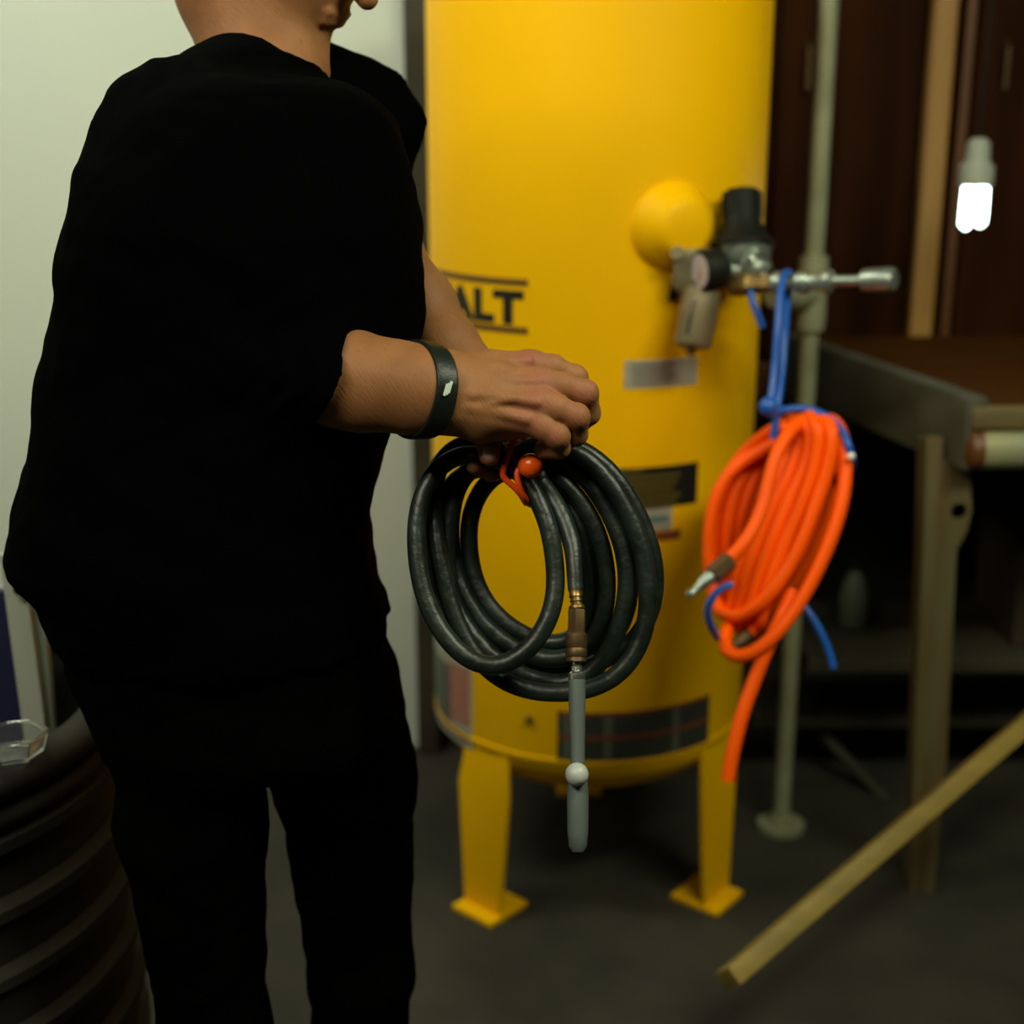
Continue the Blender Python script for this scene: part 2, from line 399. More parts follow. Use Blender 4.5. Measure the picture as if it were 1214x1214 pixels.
mk('shell', lathe((TX, TY, zlow), (TX, TY, zlow + H), pr, 96), 'yellow', tank)
mk('weld_seam', lathe((TX, TY, zb - 0.006), (TX, TY, zb + 0.006), [(0, TR - 0.002), (0.2, TR + 0.0025), (0.8, TR + 0.0025), (1, TR - 0.002)], 96), 'yellow', tank)
# feet: bent plate legs welded to the lower dome
for th in (R(-42), R(52), R(180)):
    top = cylpt(th, zb + 0.03, TR - 0.035); rad = Vector((math.sin(th), -math.cos(th), 0)); tan = Vector((math.cos(th), math.sin(th), 0))
    def fp(s, o, z): return Vector((top.x, top.y, 0)) + tan * s + rad * o + Vector((0, 0, z))
    V = []
    for z, hw, o in ((zb - 0.005, 0.05, 0.030), (zb - 0.09, 0.062, 0.040), (0.012, 0.045, 0.045)):
        V += [fp(-hw, o, z), fp(hw, o, z), fp(hw, o - 0.008, z), fp(-hw, o - 0.008, z)]
    Fs = [(0, 1, 2, 3), (11, 10, 9, 8)]
    for i in (0, 4):
        for k in range(4): Fs.append((i + k, i + (k + 1) % 4, i + 4 + (k + 1) % 4, i + 4 + k))
    pad = boxab(fp(0, -0.03, 0.006), fp(0, 0.075, 0.006), 0.10, 0.012, bev=0.003)
    wing = boxab(fp(-0.05, 0.0, zb - 0.12), fp(-0.03, 0.0, 0.02), 0.07, 0.006, up=tuple(rad))
    mk('foot', join((V, Fs), pad), 'yellow', tank)
# round yellow boss that carries the outlet
bc = ray_tank(800, 268)[2]; th = ray_tank(800, 268)[0]; out = Vector((math.sin(th), -math.cos(th), 0))
mk('outlet_boss', lathe(bc - out * 0.03, bc + out * 0.045, [(0, 0.075), (0.45, 0.072), (0.62, 0.062), (0.8, 0.052), (0.93, 0.045), (1, 0.034)], 40), 'yellow', tank)
mk('drain_boss', lathe(ray_tank(628, 853)[2], ray_tank(628, 853)[2] + Vector((0, -0.008, 0)), [(0, 0.008), (0.8, 0.007), (1, 0.003)], 16), 'print_olive', tank, label='small dull brown spot low on the tank')
# lettering that wraps round the tank
def wrap_text(txt, th_right, z0, height, spread, m, parent, name, r_off=0.0012, bold=0.012):
    cu = bpy.data.curves.new('t', 'FONT'); cu.body = txt; cu.size = 1.0; cu.offset = bold; cu.extrude = 0.0; cu.space_character = 1.12
    to = bpy.data.objects.new('t', cu); COL.objects.link(to)
    dg = bpy.context.evaluated_depsgraph_get(); dg.update(); me = bpy.data.meshes.new_from_object(to.evaluated_get(dg))
    bm = bmesh.new(); bm.from_mesh(me); bmesh.ops.triangulate(bm, faces=bm.faces)
    xs = [v.co.x for v in bm.verts]; ys = [v.co.y for v in bm.verts]; x0, x1, y0, y1 = min(xs), max(xs), min(ys), max(ys)
    for n in range(1, 24):      # cuts so that the letters follow the curve
        bmesh.ops.bisect_plane(bm, geom=list(bm.verts) + list(bm.edges) + list(bm.faces), plane_co=(x0 + (x1 - x0) * n / 24, 0, 0), plane_no=(1, 0, 0))
    r = bmesh.ops.extrude_face_region(bm, geom=list(bm.faces)); top = {v for v in r['geom'] if isinstance(v, bmesh.types.BMVert)}
    bm.verts.index_update(); V = []
    for v in bm.verts:
        th = th_right - spread + spread * (v.co.x - x0) / (x1 - x0); z = z0 + height * (v.co.y - y0) / (y1 - y0)
        V.append(cylpt(th, z, TR + (r_off if v in top else 0.0)))
    Fs = [[v.index for v in f.verts] for f in bm.faces]; bm.free()
    bpy.data.objects.remove(to); bpy.data.curves.remove(cu)
    return mk(name, (V, Fs), m, parent, smooth=False)
thr, zT, _ = ray_tank(621, 345); _, zB, _ = ray_tank(610, 385)
wrap_text('DEWALT', thr, zB, zT - zB, R(73), 'print_black', tank, 'brand_lettering', bold=0.055)
tr2 = ray_tank(626, 345)[0]
for nm, ya, yb_ in (('upper_rule', 331, 339), ('lower_rule', 388, 396)):
    mk(nm, patch(tr2 - R(76), tr2, ray_tank(620, yb_)[1], ray_tank(620, ya)[1], TR, TR + 0.0012), 'print_brown', tank, smooth=False)
# small labels
lab = mk('spec_label', patch(*pxpatch(740, 426, 826, 459)), 'print_grey', tank, smooth=False, label='pale grey spec sticker under the regulator')
for i in range(4): mk('print_line', patch(*pxpatch(748, 432 + i * 7, 800 - 6 * (i % 2), 434 + i * 7, 0.0012, 0.0017)), 'print_mid', lab, smooth=False)
lab = mk('warning_label', patch(*pxpatch(733, 553, 826, 602)), 'print_black', tank, smooth=False, label='black warning sticker with olive print')
for i in range(5): mk('print_line', patch(*pxpatch(740, 563 + i * 8, 806 - 4 * (i % 3), 567 + i * 8, 0.0012, 0.0017)), 'print_olive', lab, smooth=False)
mk('print_panel', patch(*pxpatch(735, 556, 762, 560, 0.0012, 0.0017)), 'print_olive', lab, smooth=False)
lab = mk('model_label', patch(*pxpatch(760, 603, 796, 629)), 'print_grey', tank, smooth=False, label='small pale sticker with teal print')
mk('print_line', patch(*pxpatch(765, 612, 792, 619, 0.0012, 0.0017)), 'print_teal', lab, smooth=False)
mk('red_strip', patch(*pxpatch(762, 630, 806, 641)), 'print_redbrown', tank, smooth=False, label='narrow red-brown strip')
# flag sticker low on the left
lab = mk('flag_label', patch(*pxpatch(511, 770, 560, 873)), 'print_grey', tank, smooth=False, label='faded flag sticker with red stripes')
mk('blue_field', patch(*pxpatch(513, 780, 535, 850, 0.0012, 0.0016)), 'print_mid', lab, smooth=False)
for i in range(7): mk('stripe', patch(*pxpatch(534, 792 + i * 9.5, 557, 797 + i * 9.5, 0.0012, 0.0018)), 'print_red', lab, smooth=False)
mk('print_panel', patch(*pxpatch(519, 858, 557, 870, 0.0012, 0.0017)), 'print_blue', lab, smooth=False)
# wide dark label with orange rules at the bottom
a0, z0_, _ = ray_tank(661, 893); a1, _, _ = ray_tank(838, 893); zt1 = ray_tank(700, 845)[1]; zb1 = ray_tank(700, 905)[1]
lab = mk('wide_label', patch(a0, a1, zb1, zt1, TR, TR + 0.0012), 'print_dark', tank, smooth=False, label='wide charcoal label with red rules')
for za in (0.02, 0.50, 0.97):
    zc = zb1 + (zt1 - zb1) * za; mk('rule', patch(a0, a1, zc - 0.0035, zc + 0.0035, TR + 0.0012, TR + 0.0018), 'print_redbrown', lab, smooth=False)
for fx in (0.03, 0.27, 0.70):
    ac = a0 + (a1 - a0) * fx; mk('pale_column', patch(ac, ac + 0.055, zb1 + 0.006, zt1 - 0.006, TR + 0.0012, TR + 0.0016), 'print_mid', lab, smooth=False)

# ================================================================== REGULATOR AND COUPLINGS
reg = thing('air_regulator', 'metal air regulator with a round gauge and filter bowl, screwed to the yellow tank', 'regulator', P(820, 415, 2.22))
mk('regulator_body', join(box(P(822, 318, 2.235), (0.062, 0.05, 0.066), Matrix.Rotation(R(-12), 3, 'Z'), 0.008),
                          lathe(P(803, 300, 2.27), P(803, 300, 2.20), [(0, 0.011), (1, 0.011)], 16),
                          lathe(P(822, 345, 2.235), P(821, 336, 2.235), [(0, 0.024), (1, 0.03)], 20)), 'reg', reg)
g0, g1 = P(860, 317, 2.205), P(830, 321, 2.190)
ga = mk('gauge', lathe(g0, g1, [(0, 0.020), (0.25, 0.031), (0.9, 0.033), (1, 0.031)], 32), 'black', reg, label='black round gauge with pale dial')
gn = (g1 - g0).normalized()
mk('dial', lathe(g1 - gn * 0.001, g1 + gn * 0.0012, [(0, 0.026), (1, 0.026)], 32), 'dial', ga)
mk('needle', boxab(g1 + gn * 0.002 + Vector((0, 0, -0.016)), g1 + gn * 0.002 + Vector((0.002, 0, 0.014)), 0.003, 0.001, up=tuple(gn)), 'gred', ga)
b0, b1 = P(833, 342, 2.225), P(820, 413, 2.225)
bw = mk('filter_bowl', lathe(b0, b1, [(0, 0.026), (0.05, 0.031), (0.90, 0.030), (0.97, 0.027), (1, 0.018)], 10), 'bowl', reg)
mk('sight_slot', boxab(P(823, 352, 2.188), P(814, 396, 2.188), 0.004, 0.006, up=(0, -1, 0), bev=0.001), 'slot', bw)
mk('drain_valve', lathe(P(819, 412, 2.225), P(817, 428, 2.225), [(0, 0.008), (0.4, 0.008), (0.5, 0.004), (1, 0.005)], 12), 'brass_dull', reg)
mk('bracket', boxab(P(801, 336, 2.26), P(797, 356, 2.27), 0.014, 0.01, up=(0, -1, 0), bev=0.002), 'black', reg)
kn = mk('adjusting_knob', lathe(P(880, 293, 2.24), P(880, 225, 2.24), [(0, 0.052), (0.06, 0.052), (0.1, 0.047), (0.40, 0.031), (0.6, 0.027), (0.95, 0.029), (1, 0.024)], 24), 'black', reg, label='black conical knob')
for k in range(10):
    a = 2 * math.pi * k / 10; o_ = Vector((math.cos(a), math.sin(a), 0)) * 0.030
    mk('rib', boxab(P(880, 258, 2.24) + o_, P(880, 228, 2.24) + o_, 0.004, 0.004, up=(1, 0.2, 0)), 'black', kn)
mk('manifold', join(lathe(P(882, 318, 2.24), P(882, 293, 2.24), [(0, 0.034), (0.3, 0.042), (0.75, 0.043), (1, 0.046)], 28),
                    lathe(P(846, 320, 2.235), P(884, 322, 2.235), [(0, 0.020), (0.6, 0.022), (1, 0.026)], 18),
                    lathe(P(884, 313, 2.215), P(912, 322, 2.20), [(0, 0.024), (0.5, 0.020), (1, 0.014)], 18)), 'zinc', reg)
for k, (x, y) in enumerate(((888, 309), (905, 320), (897, 303))):
    mk('bolt', lathe(P(x, y, 2.20), P(x, y, 2.185), [(0, 0.010), (0.7, 0.010), (1, 0.007)], 6), 'chrome', reg)
mk('brass_fitting', join(lathe(P(866, 337, 2.215), P(917, 336, 2.175), [(0, 0.018), (0.1, 0.020), (0.45, 0.020), (0.5, 0.016), (1, 0.015)], 6)), 'brass', reg, label='brass hex fitting')
c0, c1 = P(915, 336, 2.175), P(1063, 331, 2.06)
mk('coupler', lathe(c0, c1, [(0, 0.012), (0.03, 0.018), (0.09, 0.018), (0.11, 0.011), (0.2, 0.011), (0.22, 0.017), (0.29, 0.018), (0.31, 0.014), (0.42, 0.015),
                             (0.44, 0.018), (0.49, 0.018), (0.52, 0.009), (0.72, 0.008), (0.74, 0.016), (0.78, 0.0175), (0.95, 0.0185), (0.985, 0.017), (1, 0.012)], 20), 'zinc', reg,
   label='plated steel quick coupler pointing right')

# ================================================================== UPRIGHT PIPE BEHIND THE COIL
pb = PY(930, 900, 2.66)
pp = thing('upright_pipe', 'pale grey-green upright pipe between the yellow tank and the workbench', 'pipe', (pb.x, 2.66, 0))
xt = PY(912, 300, 2.66).x
mk('pipe', tube([(pb.x, 2.66, 0.01), (pb.x, 2.66, 1.95)], 0.0175, 20), 'pipe', pp)
mk('base_flange', lathe((pb.x, 2.66, 0), (pb.x, 2.66, 0.03), [(0, 0.05), (0.4, 0.05), (0.5, 0.026), (1, 0.024)], 24), 'pipe', pp)
mk('tee', join(lathe((pb.x, 2.66, 1.06), (pb.x, 2.66, 1.20), [(0, 0.026), (0.15, 0.028), (0.85, 0.028), (1, 0.026)], 20),
               tube([(pb.x, 2.66, 1.13), (pb.x - 0.05, 2.60, 1.13), (pb.x - 0.09, 2.56, 1.14)], 0.024, 16)), 'pipe', pp)

# ================================================================== CABINET, BENCH AND CLUTTER ON THE RIGHT
CY = 3.25
zc0 = PY(1150, 470, CY).z; cl = PY(900, 350, CY).x; xs0 = PY(1078, 350, CY).x; xs1 = PY(1104, 350, CY).x; xs2 = PY(1118, 350, CY).x
cab = thing('wall_cabinet', 'dark red-brown wooden cabinet with a pale oak stile, above the workbench', 'cabinet', ((cl + 2.2) / 2, CY + 0.3, zc0))
mk('carcass', box(((cl + 2.2) / 2, CY + 0.32, (zc0 + 2.3) / 2), (2.2 - cl, 0.6, 2.3 - zc0), bev=0.004), 'mahog', cab, smooth=False)
zr = PY(1150, 432, CY).z
mk('bottom_rail', box(((cl + 2.2) / 2, CY + 0.01, (zc0 + zr) / 2), (2.2 - cl, 0.03, zr - zc0), bev=0.003), 'mahog2', cab, smooth=False)
mk('stile', box(((xs0 + xs1) / 2, CY - 0.008, (zr + 2.3) / 2), (xs1 - xs0, 0.04, 2.3 - zr), bev=0.004), 'stile', cab, smooth=False, label='pale oak stile')
mk('stile', box(((xs2) + 0.008, CY + 0.0, (zr + 2.3) / 2), (0.02, 0.03, 2.3 - zr), bev=0.003), 'mahog2', cab, smooth=False)
for xa, xb in ((cl + 0.02, xs0 - 0.015), (xs2 + 0.03, 2.18)):
    d = mk('door', box(((xa + xb) / 2, CY + 0.008, (zr + 2.28) / 2 + 0.01), (xb - xa, 0.026, 2.26 - zr), bev=0.004), 'mahog', cab, smooth=False)
    mk('handle', tube([((xa + 0.06), CY - 0.005, 1.50), (xa + 0.06, CY - 0.03, 1.51), (xa + 0.06, CY - 0.03, 1.60), (xa + 0.06, CY - 0.005, 1.61)], 0.005, 8), 'brass_dull', d)

# bulb hanging in front of the cabinet
lb = P(1155, 225, 2.75)
bl = thing('hanging_bulb', 'lit white compact fluorescent bulb hanging before the dark cabinet', 'lamp', lb)
V = []
for s, px in ((-1, 1147), (1, 1164)):
    x = P(px, 240, 2.75)
    bot = P(px, 269 - (3 if s > 0 else 0), 2.75)
    V.append(tube([(x.x, x.y, x.z + 0.03), tuple(x), (x.x, x.y, bot.z + 0.004), (x.x, x.y, bot.z), (x.x, x.y, bot.z - 0.006)], [0.0115, 0.0125, 0.0125, 0.010, 0.004], 14))
mk('bulb_tube', join(*V), 'lamp', bl)
s0 = P(1155, 232, 2.75)
mk('socket', lathe(s0 + Vector((0, 0, 0.02)), s0 + Vector((0, 0, 0.11)), [(0, 0.034), (0.4, 0.034), (0.5, 0.024), (0.9, 0.022), (1, 0.012)], 24), 'whitewood', bl)
mk('cord', tube([s0 + Vector((0, 0, 0.105)), Vector((s0.x, s0.y, 2.598))], 0.004, 8), 'black', bl)

# workbench: left side recedes to the back, front edge runs out of the frame on the right
cT = PY(1150, 472, 2.35); cB = PY(1150, 560, 2.35); fT = PY(925, 398, 3.10)
ztop, zbot = cT.z, cB.z
bench = thing('workbench', 'weathered workbench with a grey side rail and olive steel leg, right of the orange hose', 'workbench', (cT.x, cT.y, 0))
dv = Vector((fT.x - cT.x, fT.y - cT.y, 0)); dn = dv.normalized(); nrm = Vector((-dn.y, dn.x, 0)) * -1
A = Vector((cT.x, cT.y, (ztop + zbot) / 2)); B = A + dv
mk('side_rail', boxab(A + nrm * 0.02, B + nrm * 0.02, 0.045, ztop - zbot, bev=0.012), 'rail', bench)
rt = Vector((1, 0.05, 0)).normalized()
z1, z2, z3 = PY(1180, 478, 2.37).z, PY(1180, 508, 2.37).z, PY(1180, 556, 2.37).z
C0 = Vector((cT.x + 0.005, cT.y + 0.02, 0))
mk('front_board', boxab(C0 + Vector((0, 0, (z1 + z2) / 2)), C0 + rt * 1.3 + Vector((0, 0, (z1 + z2) / 2)), 0.05, z1 - z2 - 0.006, bev=0.006), 'top', bench)
mk('front_rail', tube([C0 + Vector((0.012, 0, (z2 + z3) / 2)), C0 + rt * 1.3 + Vector((0, 0, (z2 + z3) / 2))], (z2 - z3) / 2, 24), 'front', bench, label='pale rounded front rail')
mk('end_cap', lathe(C0 + Vector((-0.004, 0, (z2 + z3) / 2)), C0 + Vector((0.026, 0, (z2 + z3) / 2)), [(0, 0.024), (0.3, 0.036), (1, 0.037)], 24), 'mahog2', bench)
Vt = [Vector((cT.x, cT.y, ztop - 0.012)), Vector((cT.x + 1.3, cT.y + 0.06, ztop - 0.012)), Vector((cT.x + 1.3, 3.15, ztop - 0.012)), Vector((fT.x, 3.10, ztop - 0.012))]
for k in range(6):
    f0, f1 = k / 6 + 0.004, (k + 1) / 6 - 0.004
    q = [Vt[0].lerp(Vt[3], f0), Vt[1].lerp(Vt[2], f0), Vt[1].lerp(Vt[2], f1), Vt[0].lerp(Vt[3], f1)]; up = Vector((0, 0, -0.03))
    q = [p + nrm * 0.05 if i in (0, 3) else p for i, p in enumerate(q)]
    mk('top_board', (q + [p + up for p in q], [(0, 1, 2, 3), (7, 6, 5, 4)] + [(i, (i + 1) % 4, 4 + (i + 1) % 4, 4 + i) for i in range(4)]), 'topred', bench, smooth=False)
# corner leg, flared at the top, with a round hole
def plate(outline, Y0, Y1, hole=None):
    """flat steel plate in the XZ plane, thickness Y0..Y1, optional round hole"""
    bm = bmesh.new(); vs = [bm.verts.new((x, Y0, z)) for x, z in outline]; ed = [bm.edges.new((vs[i], vs[(i + 1) % len(vs)])) for i in range(len(vs))]
    if hole:
        hx, hz, hr = hole; hv = [bm.verts.new((hx + hr * math.cos(a), Y0, hz + hr * math.sin(a))) for a in np.linspace(0, 2 * math.pi, 16, endpoint=False)]
        ed += [bm.edges.new((hv[i], hv[(i + 1) % 16])) for i in range(16)]
    bmesh.ops.triangle_fill(bm, use_beauty=True, edges=ed)
    r = bmesh.ops.extrude_face_region(bm, geom=list(bm.faces))
    for v in r['geom']:
        if isinstance(v, bmesh.types.BMVert): v.co.y = Y1
    bm.verts.index_update(); out = ([v.co.copy() for v in bm.verts], [[v.index for v in f.verts] for f in bm.faces]); bm.free(); return out
def XZ(px, py, Y): v = PY(px, py, Y); return (v.x, v.z)
LY = 2.40
low = XZ(1124, 930, LY); lw = 0.052
ol = [XZ(1118, 545, LY), XZ(1150, 558, LY), XZ(1152, 605, LY), XZ(1146, 630, LY), XZ(1134, 652, LY), (XZ(1122, 900, LY)[0] + 0.0, XZ(1122, 900, LY)[1]), (XZ(1122, 900, LY)[0], 0.0), (XZ(1122, 900, LY)[0] - lw * 0.6, 0.0), (XZ(1098, 900, LY)[0], XZ(1098, 900, LY)[1]), XZ(1112, 650, LY)]
h = XZ(1137, 606, LY)
mk('leg', join(plate(ol, LY, LY + 0.006, (h[0], h[1], 0.015)),
               boxab((XZ(1098, 900, LY)[0] - 0.003, LY + 0.025, 0.0), (XZ(1098, 545, LY)[0] - 0.0, LY + 0.025, XZ(1098, 545, LY)[1] + 0.03), 0.006, 0.055, up=(0, 1, 0))), 'leg', bench, smooth=False)
xl = XZ(1098, 900, LY)[0]
mk('leg', boxab((xl + 0.005, LY + 0.012, 0), (XZ(1106, 545, LY)[0], LY + 0.012, zbot + 0.05), 0.03, 0.028, up=(0, 1, 0), bev=0.002), 'leg', bench)
mk('leg', boxab((fT.x + 0.05, 3.04, 0), (fT.x + 0.05, 3.04, zbot + 0.05), 0.05, 0.05, up=(0, 1, 0), bev=0.003), 'leg', bench)
mk('leg', boxab((cT.x + 1.25, 3.04, 0), (cT.x + 1.25, 3.04, zbot + 0.05), 0.05, 0.05, up=(0, 1, 0), bev=0.003), 'leg', bench)
mk('leg', boxab((cT.x + 1.25, 2.45, 0), (cT.x + 1.25, 2.45, zbot), 0.05, 0.05, up=(0, 1, 0), bev=0.003), 'leg', bench)
zs = PY(1100, 745, 2.9).z
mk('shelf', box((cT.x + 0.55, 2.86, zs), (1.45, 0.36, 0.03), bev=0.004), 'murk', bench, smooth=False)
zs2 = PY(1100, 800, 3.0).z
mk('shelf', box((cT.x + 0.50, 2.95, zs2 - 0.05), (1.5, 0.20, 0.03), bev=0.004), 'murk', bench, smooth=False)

j0 = PY(1006, 722, 2.92)
jg = thing('plastic_jug', 'pale plastic jug on the shelf under the workbench', 'jug', (j0.x, 2.9, zs + 0.016))
mk('jug_body', lathe((j0.x, 2.88, zs + 0.016), (j0.x, 2.88, zs + 0.15), [(0, 0.028), (0.05, 0.033), (0.5, 0.032), (0.8, 0.022), (0.9, 0.013), (1, 0.013)], 20), 'jug', jg)
mk('cap', lathe((j0.x, 2.88, zs + 0.145), (j0.x, 2.88, zs + 0.165), [(0, 0.015), (1, 0.015)], 16), 'black', jg)
for (x, s, lbx) in ((cT.x + 0.42, (0.30, 0.26, 0.22), 'dark brown carton on the shelf under the workbench, nearer the leg'), (cT.x + 0.85, (0.34, 0.28, 0.26), 'dark brown carton on the shelf under the workbench, at the frame edge')):
    t = thing('carton', lbx, 'box', (x, 2.86, zs + 0.016))
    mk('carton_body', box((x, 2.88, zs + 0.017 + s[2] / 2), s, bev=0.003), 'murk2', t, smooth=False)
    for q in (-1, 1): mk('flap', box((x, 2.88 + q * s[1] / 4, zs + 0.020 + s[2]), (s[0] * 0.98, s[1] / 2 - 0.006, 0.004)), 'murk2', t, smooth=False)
# slanting boards beneath the bench
a_, b_ = PY(1240, 838, 2.25), PY(1095, 962, 2.05)
dd = (b_ - a_)
tag(mk('leaning_board', boxab(a_ - dd * 0.9, a_ + dd * 2.35, 0.03, 0.052, up=(0, -0.8, 0.5), bev=0.003), 'board'), 'yellowed wooden board slanting down across the floor below the workbench', 'board')
a_, b_ = PY(950, 845, 2.95), PY(1050, 950, 2.80)
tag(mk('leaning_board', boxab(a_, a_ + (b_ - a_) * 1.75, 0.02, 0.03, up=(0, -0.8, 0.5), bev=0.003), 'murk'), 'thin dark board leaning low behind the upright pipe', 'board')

# ================================================================== THINGS ON THE LEFT
# white upright board, navy panel and dark cabinet against the white wall
def lean(x0, y0, x1, y1, d0_, d1_, w_, t_, m, name, parent=None):
    A_ = P(x0, y0, d0_); B_ = PY(x1, y1, A_.y); k_ = (A_.z - 0.03) / (A_.z - B_.z); E_ = A_ + (B_ - A_) * k_
    return mk(name, boxab(E_, A_, w_, t_, up=(0, -1, 0), bev=0.003), m, parent, smooth=False)
wp = P(12, 650, 1.74)
pn = thing('white_upright', 'white painted upright board with a dark knob, standing in the black barrel', 'board', (wp.x, wp.y, 0.03))
lean(15, 655, 45, 880, 1.735, 1.745, 0.030, 0.016, 'whitewood', 'board', pn)
lean(38, 640, 60, 880, 1.760, 1.770, 0.018, 0.016, 'whitewood', 'edge_strip', pn)
kp = P(25, 697, 1.73); mk('knob', lathe(kp + Vector((0, 0.02, 0)), kp + Vector((0, -0.010, 0)), [(0, 0.004), (0.5, 0.004), (0.6, 0.009), (0.9, 0.008), (1, 0.004)], 16), 'brass_dull', pn)
tag(lean(-92, 700, -66, 890, 1.80, 1.81, 0.22, 0.012, 'navy', 'navy_panel'), 'dark navy blue flat panel at the left edge, standing in the black barrel', 'panel')
d0 = PY(52, 768, 2.9); d1 = PY(440, 768, 2.9)
dc = thing('low_cabinet', 'low black cabinet standing behind the person, against the white wall', 'cabinet', ((d0.x + d1.x - 0.25) / 2, 2.9, 0))
xr = d0.x + 0.42
mk('body', box(((d0.x + xr) / 2, 2.95, d0.z / 2), (xr - d0.x, 0.18, d0.z), bev=0.006), 'murk2', dc, smooth=False)
mk('door', box(((d0.x + xr) / 2, 2.852, d0.z / 2), (xr - d0.x - 0.02, 0.016, d0.z - 0.04), bev=0.003), 'black', dc, smooth=False)
# ribbed black barrel that the boards stand in
bcn = P(-196, 827, 1.75); BR = 0.358
br = thing('barrel', 'large black ribbed barrel at the left edge, beside the person', 'barrel', (bcn.x, bcn.y, 0))
def prof_ring(pr_, N=96):
    V, Fs, n = [], [], len(pr_)
    for i in range(N):
        th = 2 * math.pi * i / N
        for r_, z_ in pr_: V.append((bcn.x + math.cos(th) * r_, bcn.y + math.sin(th) * r_, z_))
    for i in range(N):
        for j in range(n): Fs.append((i * n + j, i * n + (j + 1) % n, ((i + 1) % N) * n + (j + 1) % n, ((i + 1) % N) * n + j))
    return V, Fs
zt_ = bcn.z
outer = [(BR - 0.030, 0.002), (BR - 0.022, 0.010)]
for z_ in np.arange(0.05, zt_ - 0.10, 0.085):
    outer += [(BR - 0.022, z_), (BR - 0.008, z_ + 0.010), (BR - 0.008, z_ + 0.024), (BR - 0.022, z_ + 0.034)]
outer += [(BR - 0.018, zt_ - 0.022)]
inner = [(BR - 0.030, zt_ - 0.022), (BR - 0.034, 0.012), (0.002, 0.012), (0.002, 0.002)]
mk('shell', prof_ring(outer + inner), 'tyre', br)
mk('rim', prof_ring([(BR - 0.026 + 0.026 * math.cos(a), zt_ - 0.020 + 0.020 * math.sin(a)) for a in np.linspace(0, 2 * math.pi, 14, endpoint=False)]), 'tyre', br)
mk('rim_band', prof_ring([(BR - 0.016 + 0.011 * math.cos(a), zt_ - 0.060 + 0.013 * math.sin(a)) for a in np.linspace(0, 2 * math.pi, 10, endpoint=False)]), 'tyre', br)
# clear hexagonal tray standing on the tyres
hc = P(20, 914, 1.60)
hz = zt_ + 0.001
hx = thing('clear_tray', 'small clear hexagonal plastic tray on the rim of the black barrel', 'tray', (hc.x, hc.y, hz))
ring = []
for k in range(6):
    a = math.pi / 3 * k + 0.3; ring.append(Vector((hc.x + math.cos(a) * 0.038, hc.y + math.sin(a) * 0.038, 0)))
cx_ = Vector((hc.x, hc.y, 0))
V, Fs = [], []
for z_, k_ in ((hz, 0.82), (hz + 0.022, 1.0), (hz + 0.022, 0.93), (hz + 0.005, 0.76)):
    for p_ in ring: q_ = cx_.lerp(p_, k_); V.append((q_.x, q_.y, z_))
for l in range(3):
    for k in range(6): Fs.append((l * 6 + k, l * 6 + (k + 1) % 6, l * 6 + 6 + (k + 1) % 6, l * 6 + 6 + k))
Fs.append(tuple(range(5, -1, -1))); Fs.append(tuple(range(18, 24)))
mk('tray_wall', (V, Fs), 'clear', hx, smooth=False)
mk('rim', tube([cx_.lerp(ring[k % 6], 1.0) + Vector((0, 0, hz + 0.024)) for k in range(7)], 0.0025, 8), 'clear', hx)

# ================================================================== COILED BLACK HOSE
HR = 0.0093
GD = 1.392
def hz_(pts): return [P(*p) for p in pts]
